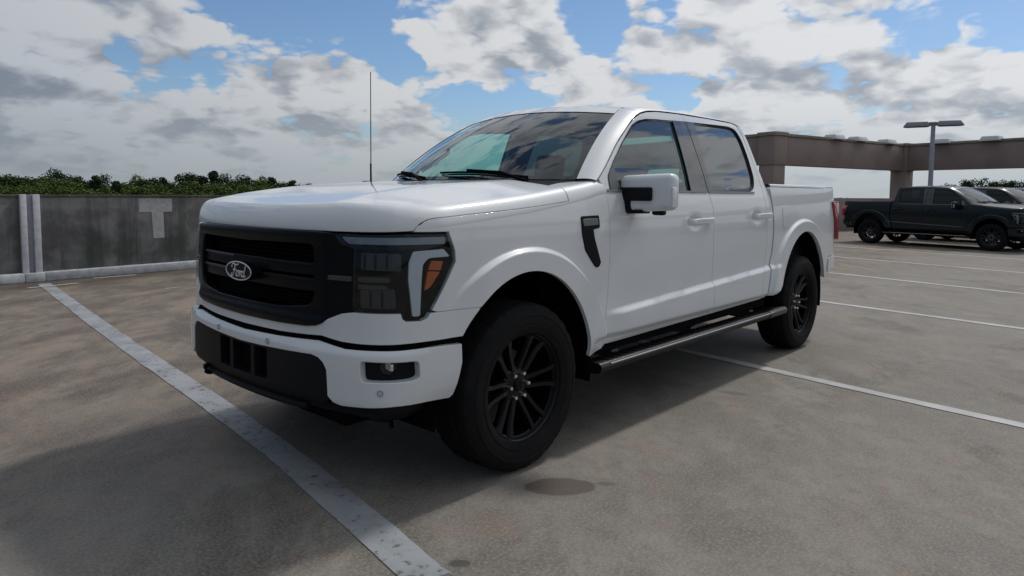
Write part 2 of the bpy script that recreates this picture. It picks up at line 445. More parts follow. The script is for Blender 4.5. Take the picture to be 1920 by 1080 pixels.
def mesh_obj(name, V, F, m, parent=None, angle=35, mirror=False):
    me = bpy.data.meshes.new(name)
    V = np.asarray(V, float)
    if mirror: V = V * [1, -1, 1]; F = [tuple(f)[::-1] for f in F]
    me.from_pydata(V.tolist(), [], [tuple(int(i) for i in f) for f in F])
    for q in (m if isinstance(m, (list, tuple)) else [m]): me.materials.append(q)
    me.polygons.foreach_set('use_smooth', [True] * len(F)); me.set_sharp_from_angle(angle=math.radians(angle)); me.update()
    return link(bpy.data.objects.new(name, me), parent)

class MB:
    """plain mesh collector: rounded boxes, tubes, lathes, prisms"""
    def __init__(s): s.V = []; s.F = []; s.n = 0
    def add(s, V, F):
        V = [tuple(map(float, v)) for v in V]
        s.V += V; s.F += [tuple(int(i) + s.n for i in f) for f in F]; s.n += len(V); return s
    def box(s, c, size, bev=0., seg=2, rot=None, taper=None):
        bm = bmesh.new(); bmesh.ops.create_cube(bm, size=1.)
        for v in bm.verts:
            v.co = Vector((v.co.x * size[0], v.co.y * size[1], v.co.z * size[2]))
            if taper: v.co = Vector(taper(v.co))
        if bev > 0: bmesh.ops.bevel(bm, geom=bm.edges[:] + bm.verts[:], offset=bev, segments=seg, profile=.5, affect='EDGES')
        R = rot if rot is not None else Matrix.Identity(3)
        bm.verts.ensure_lookup_table()
        s.add([R @ v.co + Vector(c) for v in bm.verts], [[v.index for v in f.verts] for f in bm.faces]); bm.free(); return s
    def tube(s, pts, r, n=10, cap=True):
        pts = [np.asarray(p, float) for p in pts]; rr = r if hasattr(r, '__len__') else [r] * len(pts)
        V = []; F = []; up = np.array([0, 0, 1.])
        for i, p in enumerate(pts):
            t = pts[min(i + 1, len(pts) - 1)] - pts[max(i - 1, 0)]; t /= max(1e-9, np.linalg.norm(t))
            ref = up if abs(t[2]) < .9 else np.array([1., 0, 0])
            a = np.cross(t, ref); a /= np.linalg.norm(a); b = np.cross(a, t)
            for k in range(n):
                th = 2 * math.pi * k / n; V.append(p + rr[i] * (math.cos(th) * a + math.sin(th) * b))
        for i in range(len(pts) - 1):
            for k in range(n):
                k2 = (k + 1) % n; F.append((i * n + k, i * n + k2, (i + 1) * n + k2, (i + 1) * n + k))
        if cap: F.append(tuple(range(n))[::-1]); F.append(tuple((len(pts) - 1) * n + k for k in range(n)))
        return s.add(V, F)
    def lathe(s, prof, c=(0, 0, 0), n=48, axis='Y'):
        V = []; F = []; m = len(prof)
        for k in range(n):
            th = 2 * math.pi * k / n; cs, sn = math.cos(th), math.sin(th)
            for r, h in prof:
                V.append((c[0] + r * cs, c[1] + h, c[2] + r * sn) if axis == 'Y' else (c[0] + r * cs, c[1] + r * sn, c[2] + h))
        for k in range(n):
            k2 = (k + 1) % n
            for j in range(m - 1):
                F.append((k * m + j, k * m + j + 1, k2 * m + j + 1, k2 * m + j))
        return s.add(V, F)
    def prism(s, poly, a, b, to3):
        """poly in (u, v); to3(u, v, w) with w = a .. b"""
        n = len(poly); V = [to3(u, v, a) for u, v in poly] + [to3(u, v, b) for u, v in poly]
        F = [tuple(range(n))[::-1], tuple(range(n, 2 * n))] + [(i, (i + 1) % n, n + (i + 1) % n, n + i) for i in range(n)]
        return s.add(V, F)
    def build(s, name, m, parent=None, angle=35, mirror=False, fixn=True):
        o = mesh_obj(name, s.V, s.F, m, parent, angle, mirror)
        if fixn:
            bm = bmesh.new(); bm.from_mesh(o.data); bmesh.ops.recalc_face_normals(bm, faces=bm.faces[:]); bm.to_mesh(o.data); bm.free()
            o.data.polygons.foreach_set('use_smooth', [True] * len(o.data.polygons)); o.data.set_sharp_from_angle(angle=math.radians(angle)); o.data.update()
        return o
    def pair(s, name, m, parent=None, angle=35):
        return [s.build(name, m, parent, angle), s.build(name, m, parent, angle, mirror=True)]

def inpoly(P, poly):
    x, y = P[:, 0], P[:, 1]; c = np.zeros(len(P), bool); n = len(poly)
    for i in range(n):
        x0, y0 = poly[i]; x1, y1 = poly[(i + 1) % n]
        if y0 == y1: continue
        k = ((y0 > y) != (y1 > y)) & (x < (x1 - x0) * (y - y0) / (y1 - y0) + x0)
        c ^= k
    return c
def rounded(pts, r, n=5):
    """polygon with its corners rounded; an entry may carry its own radius as a third number"""
    out = []; N = len(pts)
    for i in range(N):
        p = np.array(pts[i][:2], float); rr = pts[i][2] if len(pts[i]) > 2 else r
        a = np.array(pts[i - 1][:2], float) - p; b = np.array(pts[(i + 1) % N][:2], float) - p
        la, lb = np.linalg.norm(a), np.linalg.norm(b)
        if rr <= 0 or la < 1e-6 or lb < 1e-6: out.append(tuple(p)); continue
        k = min(rr, .45 * la, .45 * lb); A = p + a / la * k; B = p + b / lb * k
        for t in np.linspace(0, 1, n): out.append(tuple((1 - t) ** 2 * A + 2 * t * (1 - t) * p + t * t * B))
    return out
def dens(poly, h, closed=True):
    out = []; n = len(poly)
    for i in range(n if closed else n - 1):
        a = np.array(poly[i]); b = np.array(poly[(i + 1) % n]); k = max(1, int(math.ceil(np.linalg.norm(b - a) / h)))
        for j in range(k): out.append(a + (b - a) * j / k)
    if not closed: out.append(np.array(poly[-1]))
    return np.array(out)

def panel(acc, outline, fn, res=(.05, .02), holes=(), extra=(), depth=.022, cham=.003, mi=0, inner=None, edge=None, avoid=None):
    """triangulate a flat outline, map it through fn(u, v) -> 3D and give it turned-in edges"""
    loops = [dens(outline, edge or max(min(res), .012))] + [dens(h, edge or max(min(res), .012)) for h in holes]
    P = []; E = []
    for L in loops:
        k = len(P); P += [tuple(p) for p in L]; E += [(k + i, k + (i + 1) % len(L)) for i in range(len(L))]
    nb = len(P)
    lo = loops[0].min(0); hi = loops[0].max(0)
    us = np.arange(lo[0] + res[0] * .5, hi[0], res[0]); vs = np.arange(lo[1] + res[1] * .5, hi[1], res[1])
    Q = np.array([(u, v) for u in us for v in vs]).reshape(-1, 2)
    if avoid is not None: Q = Q[~avoid(Q)]
    for e in extra: Q = np.vstack([Q, np.asarray(e, float).reshape(-1, 2)])
    if len(Q):
        m = inpoly(Q, loops[0])
        for h in loops[1:]: m &= ~inpoly(Q, h)
        Q = Q[m]
        if len(Q):
            B = np.array(P); keep = np.ones(len(Q), bool)
            for i in range(0, len(Q), 2000):
                dd = (np.abs(Q[i:i + 2000, None, 0] - B[None, :, 0]) / res[0]) ** 2 + (np.abs(Q[i:i + 2000, None, 1] - B[None, :, 1]) / res[1]) ** 2
                keep[i:i + 2000] = dd.min(1) > .10
            P += [tuple(p) for p in Q[keep]]
    r = delaunay_2d_cdt([Vector(p) for p in P], E, [], 0, 1e-7)
    V2 = np.array([tuple(v) for v in r[0]]); T = np.array([tuple(f) for f in r[2]])
    c = V2[T].mean(1); m = inpoly(c, loops[0])
    for h in loops[1:]: m &= ~inpoly(c, h)
    T = T[m]
    area = np.cross(V2[T[:, 1]] - V2[T[:, 0]], V2[T[:, 2]] - V2[T[:, 0]]); T = T[np.abs(area) > 1e-10]; area = area[np.abs(area) > 1e-10]
    T[area < 0] = T[area < 0][:, ::-1]
    h = 1.5e-3
    def ev(U): return fn(U[:, 0], U[:, 1])
    X = ev(V2); du = ev(V2 + [h, 0]) - ev(V2 - [h, 0]); dv = ev(V2 + [0, h]) - ev(V2 - [0, h])
    Nn = np.cross(du, dv); Nn /= np.maximum(1e-12, np.linalg.norm(Nn, axis=1))[:, None]
    ref = X - (inner if inner is not None else np.stack([np.clip(X[:, 0], -4.2, .25), 0 * X[:, 0], .9 + 0 * X[:, 0]], -1))
    sg = np.sign((Nn * ref).sum()) or 1.
    if sg < 0: Nn = -Nn; T = T[:, ::-1]
    base = acc.n
    acc.add(X, T, Nn, mi)
    if depth:
        # boundary edges of the kept triangles, in order of the faces that own them
        cnt = {}
        for t in T:
            for a, b in ((t[0], t[1]), (t[1], t[2]), (t[2], t[0])):
                cnt[(a, b)] = 1
        be = [(a, b) for (a, b) in cnt if (b, a) not in cnt]
        ids = sorted({i for e in be for i in e}); ix = {v: k for k, v in enumerate(ids)}
        out = np.zeros((len(ids), 3))
        for a, b in be:
            d = X[b] - X[a]; o_ = np.cross(d, Nn[a]); o_ /= max(1e-12, np.linalg.norm(o_)); out[ix[a]] += o_; out[ix[b]] += o_
        out /= np.maximum(1e-12, np.linalg.norm(out, axis=1))[:, None]
        Xi = X[ids]; Ni = Nn[ids]
        r0 = Xi; r1 = Xi + out * cham - Ni * cham; r2 = Xi + out * cham - Ni * depth
        k = len(ids)
        VV = np.vstack([r0, r1, r1, r2]); NN = np.vstack([Ni, out, out, out])
        FF = []
        for a, b in be:
            i, j = ix[a], ix[b]
            FF.append((j, i, k + i, k + j)); FF.append((2 * k + j, 2 * k + i, 3 * k + i, 3 * k + j))
        acc.add(VV, FF, NN, mi)
    return acc
def ruled(acc, A, B, m=6, bulge=0., bdir=None, mi=0, flip=False):
    """surface between two polylines of equal length"""
    A = np.asarray(A, float); B = np.asarray(B, float); n = len(A); V = []
    for j in range(m + 1):
        t = j / m; p = A * (1 - t) + B * t
        if bulge: p = p + (4 * t * (1 - t) * bulge) * (np.asarray(bdir) if bdir is not None else 0)
        V.append(p)
    V = np.vstack(V); F = []
    for j in range(m):
        for i in range(n - 1):
            q = (j * n + i, j * n + i + 1, (j + 1) * n + i + 1, (j + 1) * n + i)
            F.append(q[::-1] if flip else q)
    return acc.add(V, F, None, mi)
def resample(P, n):
    P = np.asarray(P, float); s = np.concatenate([[0], np.cumsum(np.linalg.norm(np.diff(P, axis=0), axis=1))])
    t = np.linspace(0, s[-1], n); return np.stack([np.interp(t, s, P[:, k]) for k in range(P.shape[1])], -1)
def curve(P, n=60):
    """smooth curve through points, evenly resampled"""
    P = np.asarray(P, float)
    if P.shape[1] == 2: return resample(catmull(P, 12), n)
    a = catmull(P[:, :2], 12); s = np.concatenate([[0], np.cumsum(np.linalg.norm(np.diff(P[:, :2], axis=0), axis=1))])
    s2 = np.concatenate([[0], np.cumsum(np.linalg.norm(np.diff(a, axis=0), axis=1))]); s2 *= s[-1] / max(1e-9, s2[-1])
    z = mono(s, P[:, 2])(s2) if s[-1] > 1e-6 else np.interp(np.linspace(0, 1, len(a)), np.linspace(0, 1, len(P)), P[:, 2])
    return resample(np.column_stack([a, z]), n)
# ---------------------------------------------------------------- the white pickup
def both(acc_fn):
    """run a builder for the driver's half and add its mirror image to the same collector"""
    a = Acc(); acc_fn(a); b = Acc()
    for V, N in zip(a.V, a.N): b.V.append(V); b.N.append(N)
    b.F = list(a.F); b.MI = list(a.MI); b.n = a.n
    k = b.n
    b.V += [V * [1, -1, 1] for V in a.V]; b.N += [N * [1, -1, 1] for N in a.N]
    b.F += [tuple(i + k for i in f[::-1]) for f in a.F]; b.MI += a.MI; b.n = 2 * k
    return b
def sx(pts):                                     # (x, z) outline -> (s, z)
    return [(float(s_of_x(p[0])),) + tuple(p[1:]) for p in pts]
def sym(half):                                   # half outline from s = 0 out and back to s = 0 -> whole, signed s
    return list(half) + [(-p[0],) + tuple(p[1:]) for p in half[::-1] if abs(p[0]) > 1e-6]

TR = empty('pickup_truck')
tag(TR, 'white crew cab pickup truck with black grille and black wheels in the foreground', 'pickup truck')

# ---- hood
hood_cut = [(.668, .928), (.64, .918), (.60, .900), (.54, .884), (.40, .872), (.20, .866), (0, .861), (-.20, .858), (-.335, .852)]
hood_rear = [(-.335, .852), (-.315, .74), (-.285, .60), (-.262, .40), (-.250, .20), (-.247, 0)]
s_h = float(s_of_x(.668))
s_hr = float(s_of_x(-.338))
_cx = np.array([.640, .60, .54, .42, .2, 0, -.2, -.335]); _cp = np.array([.30, .50, .56, .55, .47, .39, .30, .24])
cutE = [(s_h, 0.), (s_h + .012, .14)] + [(float(s_of_x(x)), float(mono(-_cx, _cp)(-x))) for x in np.linspace(.64, -.335, 50)]
def irim(s): x, y = rim_xy(s, math.pi / 2); return (float(x), float(y))
hood_rear = [irim(s_hr), (-.318, .74), (-.287, .60), (-.262, .40), (-.250, .20), (-.247, 0)]
a = Acc()
panel(a, [(s, 0.) for s in np.linspace(-s_h, s_h, 90)] + cutE[1:] + [(s_hr, math.pi / 2)] + [(s, math.pi / 2) for s in np.linspace(s_hr, -s_hr, 150)[1:]] + [(-p[0], p[1]) for p in cutE[1:][::-1]], RIM, (.03, .13), depth=.03, edge=.06)
half = [irim(s) for s in np.linspace(0, s_hr, 80)] + [tuple(p) for p in curve(hood_rear, 24)][1:]
hood_out = half + [(p[0], -p[1]) for p in half[1:-1][::-1]]
panel(a, hood_out, TOPI, (.035, .03), depth=.03, edge=.02)
hood = a.build('hood', M_WHITE, TR)

# ---- fenders: side skin and the shoulder on top
arch_f = ell(0, .415, .520, .575, .856, .485)
fend = [(.664, zb_x(.664)), (.664, 1.1995), (.50, 1.197), (.466, 1.112), (.462, 1.064), (.524, .960), (.586, .866), (.56, .8585)]
fend_top = [(x, float(zb_x(x))) for x in np.linspace(-.697, .655, 40)]
fend_side = fend[1:] + arch_f + [(-.52, .478), (-.640, .503), (-.657, .66), (-.682, .80), (-.696, 1.0), (-.700, 1.25)] + fend_top
s_r = float(s_of_x(-.695))
def do_f(a):
    panel(a, fend_side, SX, (.035, .016), extra=[[(r * math.cos(t), .415 + r * math.sin(t)) for t in np.linspace(-.1, 3.3, 150)] for r in np.arange(.656, .700, .0045)], avoid=lambda Q: np.abs(np.hypot(Q[:, 0], Q[:, 1] - .415) - .677) < .027)
    ce = [(p[0] + (.009 if i < 3 else .004), max(0., p[1] - (0 if i < 2 else .085))) for i, p in enumerate(cutE)]
    panel(a, ce + [(s_hr + .008, .15), (s_hr + .008, math.pi / 2)] + [(s, math.pi / 2) for s in np.linspace(s_hr + .008, s_r - .02, 24)[1:]] + [(s_r - .008, .8)] + [(s, 0.) for s in np.linspace(s_r, ce[0][0], 60)][:-1], RIM, (.03, .13), depth=.03, edge=.06)
    iner = [irim(s) for s in np.linspace(s_hr + .008, s_r - .02, 24)]
    rear = [(-.668, iner[-1][1] - .012), (-.640, .862), (-.618, .830), (-.604, .812), (-.45, .800), (iner[0][0] - .004, .82)]
    panel(a, iner + rear, TOPI, (.03, .025), depth=.02, edge=.015)
a = Acc(); do_f(a)
fenders = a.pair('fender', M_WHITE, TR)
vent = [(-.432, 1.240, .01), (-.590, 1.243, .006), (-.595, 1.180, .006), (-.534, 1.171, .004), (-.543, 1.127), (-.607, .985, .01), (-.585, .962, .01), (-.556, .968, .01), (-.466, 1.062), (-.438, 1.145)]
a = Acc(); panel(a, rounded(vent, .01), lambda x, z: SX(x, z, -.006), (.03, .03), depth=.01); vents = a.pair('fender_vent', M_BLACKPAINT)
for v, f in zip(vents, fenders): v.parent = f
a = Acc(); panel(a, [(-.44, 1.225), (-.575, 1.228), (-.578, 1.196), (-.45, 1.192)], lambda x, z: SX(x, z, -.0095), (.03, .03), depth=.003)
vs = a.pair('vent_badge', M_GREYPL)
for v, f in zip(vs, fenders): v.parent = f

M_ENDCAP = mat('end_cap_grey', (.05, .052, .055), .35)
M_SENSOR = mat('sensor_paint', (.45, .46, .48), .4, coat=.5)
# ---- front fascia, bumper, lower insert
xa = .520 * math.sqrt(1 - ((.854 - .415) / .575) ** 2); xb = .520 * math.sqrt(1 - ((.737 - .415) / .575) ** 2)
arch_low = [(float(s_of_x(.520 * math.sqrt(1 - ((z - .415) / .575) ** 2))), z) for z in (.850, .82, .79, .76, .737)]
fas = [(0, .768), (.305, .772), (.50, .779), (.565, .790), (.62, .816), (.712, .850), (.775, .859), (1.006, .858), (1.012, .836), (1.03, .824), (1.10, .822), (1.128, .834), (1.142, .852)] + arch_low + \
      [(1.10, .738), (.96, .736), (.80, .736), (.714, .738), (.65, .745), (.60, .752), (.45, .744), (.307, .738), (0, .734)]
a = Acc(); panel(a, sym(fas), FR, (.035, .018), depth=.03); fascia = a.build('front_fascia', M_WHITE, TR)
a = Acc(); panel(a, sym([(0, .742), (.40, .746), (.60, .758), (.80, .744), (1.30, .742), (1.30, .690), (.9, .700), (.6, .714), (.3, .704), (0, .695)]), lambda s, z: FR(s, z, .030), (.05, .02), depth=0)
a.build('bumper_gap_trim', M_DULL, TR)
bmp = [(0, .706), (.316, .714), (.58, .724), (.66, .716), (.74, .708), (.88, .709), (1.12, .706), (1.30, .697), (1.303, .62), (1.275, .475), (1.26, .463), (1.13, .474), (.973, .482), (.73, .474), (.69, .482), (.661, .505), (.655, .615), (.635, .645), (.605, .664), (.56, .673), (.235, .662), (0, .656)]
fog = rounded([(.821, .673), (1.085, .664), (1.090, .587), (1.06, .575), (.826, .579)], .025)
a = Acc(); panel(a, sym(bmp), FR, (.03, .016), holes=[fog, [(-p[0], p[1]) for p in fog][::-1]], depth=.045, cham=.005); bumper = a.build('front_bumper', M_WHITE, TR)
a = Acc(); panel(a, rounded([(.815, .68), (1.095, .67), (1.10, .58), (1.06, .567), (.82, .572)], .02), lambda s, z: FR(s, z, .042), (.04, .03), depth=0)
fogp = a.pair('fog_light_recess', M_PLASTIC, None)
for o in fogp: o.parent = bumper
c = SURF(.945, .645, .012)
mb = MB(); mb.lathe([(.0, 0), (.020, .002), (.030, 0), (.034, -.012), (.030, -.02)], (0, 0, 0), 20)
for i, o in enumerate(mb.pair('fog_light', M_LENS)):
    o.parent = bumper; o.location = (c[0], c[1] * (1 - 2 * i), c[2]); o.rotation_euler = (0, 0, math.radians(-50) * (1 - 2 * i) + (math.pi if i else 0))
mb = MB()
for k in range(3): mb.box((c[0] - .012 + .004 * k, c[1] - .022 + .022 * k, c[2]), (.012, .009, .034 - .006 * abs(k - 1)), .003)
for o in mb.pair('fog_light_reflector', M_CHROME): o.parent = bumper
for s_, z_ in ((.915, .540), (.245, .684)):
    p = SURF(s_, z_, -.002); n_ = (np.interp(s_, _ps, _nr[:, 0]), np.interp(s_, _ps, _nr[:, 1]))
    mb = MB(); mb.lathe([(.0115, -.002), (.0122, .002), (.0135, .002), (.014, -.004)], (0, 0, 0), 20); mb.lathe([(0, .002), (.0095, .002), (.0105, -.004)], (0, 0, 0), 20)
    for i in (0, 1):
        o = mb.build('parking_sensor', M_SENSOR, bumper); o.location = (p[0], p[1] * (1 - 2 * i), p[2])
        o.rotation_euler = (0, 0, math.atan2(n_[1] * (1 - 2 * i), n_[0]) - math.pi / 2)
ins = [(0, .652), (.235, .658), (.55, .668), (.600, .658), (.630, .635), (.648, .60), (.655, .49), (.64, .468), (.55, .445), (.30, .432), (0, .428)]
openings = [[(-.095, .645), (.085, .645), (.085, .50), (-.095, .50)], [(.115, .646), (.230, .650), (.230, .502), (.115, .500)], [(-.24, .650), (-.125, .646), (-.125, .500), (-.24, .502)]]
a = Acc(); panel(a, sym(ins), lambda s, z: FR(s, z, .006 + .02 * sstep(.47, .43, z)), (.03, .02), holes=openings, depth=.04); low = a.build('lower_grille', M_PLASTIC, TR)
a = Acc(); panel(a, [(-.26, .66), (.25, .66), (.25, .49), (-.26, .49)], lambda s, z: FR(s, z, .05), (.05, .05), depth=0); a.build('grille_backing', M_DULL, low)
a = Acc(); panel(a, sym([(0, .424), (.30, .428), (.58, .444), (.66, .470), (1.0, .478), (1.16, .465), (1.12, .38), (.80, .33), (.5, .30), (0, .29)]), lambda s, z: FR(s, z, .035 + .14 * sstep(.44, .30, z)), (.04, .015), depth=.03)
a.build('air_dam', M_PLASTIC, TR)
a = Acc(); panel(a, sym([(0, .418), (.36, .424), (.52, .436), (.50, .418), (.35, .405), (0, .398)]), lambda s, z: FR(s, z, -.004), (.04, .01), depth=.03); a.build('skid_trim', M_PLASTIC, low)
hook = [(1.0 - .14 + .02, 0, -.01), (.955, 0, -.012), (.985, 0, -.004), (.992, 0, .016), (.975, 0, .03), (.93, 0, .03), (.86, 0, .02)]
for sgn in (1, -1):
    mb = MB(); mb.tube(curve([(p[0] - (.050 if sgn < 0 else .12), sgn * .43, p[2] + (.425 if sgn < 0 else .455)) for p in hook], 20), .011, 8); mb.build('tow_hook', M_DULL, TR)

# ---- grille
gf = [(0, 1.189), (.257, 1.189), (.553, 1.188), (.655, 1.183), (.69, 1.155), (.768, 1.135), (.768, .868), (.712, .858), (.62, .824), (.565, .797), (.50, .786), (.305, .779), (0, .775)]
hole_h = rounded([(0, 1.135, 0), (.40, 1.140), (.545, 1.143, .08), (.552, 1.05), (.560, .87, .08), (.30, .845), (0, .842, 0)], .02, 7)
hole_h = [p for p in hole_h if True]
ghole = [p for p in hole_h] + [(-p[0], p[1]) for p in hole_h[::-1] if abs(p[0]) > 1e-6]
a = Acc(); panel(a, sym(gf), lambda s, z: FR(s, z, -.004 - .010 * np.exp(-((z - .80) / .03) ** 2) - .012 * sstep(1.12, 1.18, z) + .016 * sstep(.60, .66, np.abs(s))), (.03, .02), holes=[ghole], depth=.05, cham=.008)
grille = a.build('grille', M_BLACKPAINT, TR)
a = Acc(); panel(a, sym([(0, 1.16), (.58, 1.16), (.58, .83), (0, .82)]), lambda s, z: FR(s, z, .075), (.06, .05), depth=0); a.build('grille_backing', M_DULL, grille)
for zlo, zhi, k in ((1.070, 1.140, 4), (.848, .930, 5)):
    for j in range(k):
        z0 = zlo + (zhi - zlo) * (j + .5) / k; a = Acc()
        panel(a, [(-.54, z0 - .003), (.54, z0 - .003), (.54, z0 + .003), (-.54, z0 + .003)], lambda s, z: FR(s, z, .052), (.08, .02), depth=.02); a.build('grille_slat', M_DULL, grille)
for z0, z1 in ((1.005, 1.052), (.935, .985)):
    a = Acc(); panel(a, [(-.565, z0), (.565, z0), (.565, z1), (-.565, z1)], lambda s, z: FR(s, z, .012 + .3 * (z - (z0 + z1) / 2) ** 2), (.06, .01), depth=.04, cham=.005); bar = a.build('grille_bar', M_BLACKPAINT, grille)
    for q in (-1, 1):
        a = Acc(); panel(a, [(q * .15, z1 - .006), (q * .545, z1 - .006), (q * .545, z1), (q * .15, z1)][::q], lambda s, z: FR(s, z, .008), (.06, .01), depth=.004); a.build('bar_trim_glint', M_PLASTIC if q > 0 else M_STEEL, bar)  # passenger side in steel imitates a bright reflection along the bar
# badge
def oval(r1, r2, n=40): return [(r1 * math.cos(t), r2 * math.sin(t)) for t in np.linspace(0, 2 * math.pi, n, endpoint=False)]
bx, bz = .956, .986
mb = MB(); mb.prism(oval(.130, .0465), -.05, .0, lambda u, v, w: (bx + w, u, bz + v)); badge = mb.build('badge', M_BLACKPAINT, TR)
mb = MB(); mb.tube([(bx + .001, .124 * math.cos(t), bz + .0425 * math.sin(t)) for t in np.linspace(0, 2 * math.pi, 61)], .0033, 6, cap=False); mb.build('badge_rim', M_BADGE, badge)
SCRIPT = {  # flowing letters, unit height 1
    'F': [[(.02, .70), (.0, .88), (.12, 1.02), (.36, 1.0), (.62, .94), (.92, 1.04)], [(.48, .97), (.42, .6), (.34, .2), (.20, -.06), (.04, -.02), (.02, .14), (.14, .22)], [(.22, .50), (.42, .54), (.66, .50)]],
    'o': [[(.24, .46), (.08, .40), (.0, .16), (.10, 0), (.26, .04), (.34, .26), (.26, .46), (.44, .42)]],
    'r': [[(.0, .30), (.12, .46), (.14, .30), (.08, .0)], [(.12, .26), (.24, .44), (.38, .42)]],
    'd': [[(.32, .40), (.12, .44), (.0, .20), (.08, .0), (.24, .04), (.34, .26), (.50, .98)], [(.36, .3), (.34, .06), (.44, .0), (.56, .12)]]}
sc = .056; adv = {'F': .68, 'o': .42, 'r': .34, 'd': .55}; u0 = -.070
mb = MB()
for ch in 'Ford':
    for st in SCRIPT[ch]:
        pts = catmull(np.array(st), 6) if len(st) > 2 else np.array(st)
        mb.tube([(bx + .0015, u0 + (p[0] + .16 * p[1]) * sc * 1.24, bz - .026 + p[1] * sc) for p in pts], .0036, 6)
    u0 += adv[ch] * sc * 1.24
mb.build('badge_lettering', M_BADGE, badge)

# ---- headlights
hl = [(.662, 1.184), (.87, 1.181), (1.056, 1.185), (1.215, 1.182), (1.245, 1.172), (1.262, 1.112), (1.266, 1.066), (1.204, .966), (1.137, .850), (1.120, .834), (1.098, .828), (1.032, .830), (1.018, .840), (1.011, .864), (.784, .866), (.775, .875), (.775, 1.128), (.70, 1.148)]
a = Acc(); panel(a, hl, lambda s, z: FR(s, z, .000), (.04, .03), depth=.03); lens = a.pair('headlight', M_LENS, TR)
def hsub(name, pts, off, m, res=(.04, .02), depth=.012):
    a = Acc(); panel(a, pts, lambda s, z: FR(s, z, off), res, depth=depth, cham=.002)
    for o, p in zip(a.pair(name, m), lens): o.parent = p
hsub('lamp_housing', hl, .045, M_DULL, depth=0)
hsub('lamp_surround', [(.765, 1.14), (1.235, 1.135), (1.235, 1.122), (.765, 1.128)], .012, M_BLACKPAINT)
hsub('light_bar', rounded([(.695, 1.172), (1.226, 1.172), (1.222, 1.144), (.735, 1.146)], .008), .010, M_LAMPBAR)
hsub('daytime_lamp', rounded([(1.063, .846), (1.046, 1.00), (1.050, 1.07), (1.070, 1.114), (1.210, 1.120), (1.240, 1.090), (1.135, 1.088, .02), (1.110, 1.06), (1.103, 1.0), (1.095, .848)], .006), .006, M_DRL)
hsub('turn_signal', [(1.158, 1.072), (1.212, 1.067), (1.200, 1.032), (1.142, 1.036)], .014, M_AMBER)
hsub('turn_signal', [(1.140, 1.028), (1.196, 1.024), (1.150, .965), (1.124, .950)], .014, M_AMBER)
hsub('projector_lamp', rounded([(.80, 1.108), (1.020, 1.105), (1.018, 1.035), (.80, 1.040)], .01), .022, mat('smoked_lamp', (.035, .04, .045), .25, coat=.6))
hsub('projector_lamp', rounded([(.80, .958), (.985, .958), (.990, .880), (.80, .882)], .01), .022, mat('smoked_lamp_low', (.022, .024, .028), .3, coat=.4))
for k_ in range(3): hsub('lamp_rib', [(.815 + k_ * .062, 1.102), (.821 + k_ * .062, 1.102), (.821 + k_ * .062, 1.044), (.815 + k_ * .062, 1.044)], .017, M_PLASTIC, depth=.006)
for k_ in range(2): hsub('lamp_rib', [(.850 + k_ * .062, .952), (.856 + k_ * .062, .952), (.856 + k_ * .062, .886), (.850 + k_ * .062, .886)], .017, M_PLASTIC, depth=.006)
hsub('lamp_strip', [(.64 + .15, 1.008), (.955, 1.006), (.955, .990), (.79, .990)], .016, M_ENDCAP)
hsub('lamp_strip', [(.79, .976), (.930, .974), (.950, .962), (.79, .960)], .018, M_ENDCAP)
a = Acc(); panel(a, [(.62, 1.008), (.76, 1.008), (.76, .992), (.62, .992)], lambda s, z: FR(s, z, .004), (.04, .02), depth=.01)
for o in a.pair('wing_strip', M_ENDCAP): o.parent = grille

# ---- windscreen, cowl, roof
VT = .885
uu, vv = np.meshgrid(np.linspace(-1, 1, 41), np.linspace(0, 1, 15)); Pw_ = WS(uu, vv * VT).reshape(-1, 3)
Fq = [(j * 41 + i, j * 41 + i + 1, (j + 1) * 41 + i + 1, (j + 1) * 41 + i) for j in range(14) for i in range(40)]
a = Acc(); a.add(Pw_, Fq); wind = a.build('windscreen', M_GLASS, TR)
a = Acc()                                         # black band printed round the glass
def band(u0, u1, v0, v1, n=30):
    U, V = np.meshgrid(np.linspace(u0, u1, n), np.linspace(v0, v1, n)); p = WS(U, V).reshape(-1, 3) - np.array([.003, 0, .004])
    a.add(p, [(j * n + i, j * n + i + 1, (j + 1) * n + i + 1, (j + 1) * n + i) for j in range(n - 1) for i in range(n - 1)])
band(-1, 1, VT - .035, VT); band(-1, 1, 0, .04); band(-1, -.97, 0, VT); band(.97, 1, 0, VT); band(-.12, .12, .76, VT - .02)
a.build('glass_border', M_DULL, wind)
yy = np.linspace(-.815, .815, 41)
hr = np.array([(float(np.interp(abs(y), [0, .2, .4, .6, .74, .852], [-.247, -.250, -.262, -.285, -.315, -.335])), y) for y in yy])
A_ = TOP(hr[:, 0] + .01, hr[:, 1]) - [0, 0, .020]; B_ = ws_base(yy) - [0, 0, .006]; Mid = (A_ + B_) / 2 - [0, 0, .022]
a = Acc(); ruled(a, A_, Mid, 3, flip=True); ruled(a, Mid, B_, 3, flip=True); cowl = a.build('cowl', M_PLASTIC, TR)
for y0, y1, xo in ((.62, -.02, 0.), (-.08, -.70, 0.)):
    pts = []
    for t in np.linspace(0, 1, 14):
        y = y0 + (y1 - y0) * t; b = ws_base(np.array(y)); pts.append((b[0] + .035 - .075 * t, y, 1.452 + .030 * t + .012 * math.sin(math.pi * t)))
    mb = MB(); mb.tube(pts, .007, 6); mb.tube([(p[0] - .012, p[1], p[2] - .012) for p in pts], .005, 4)
    mb.tube([(pts[0][0] + .05, y0 + .04, 1.425), (pts[3][0] + .02, pts[3][1], pts[3][2] + .012), (pts[8][0], pts[8][1], pts[8][2] + .012)], .009, 6)
    mb.build('wiper', M_DULL, TR)
n = 33; uu, vv = np.meshgrid(np.linspace(0, 1, 60), np.linspace(-1, 1, n)); R_ = ROOF(uu, vv).reshape(-1, 3)
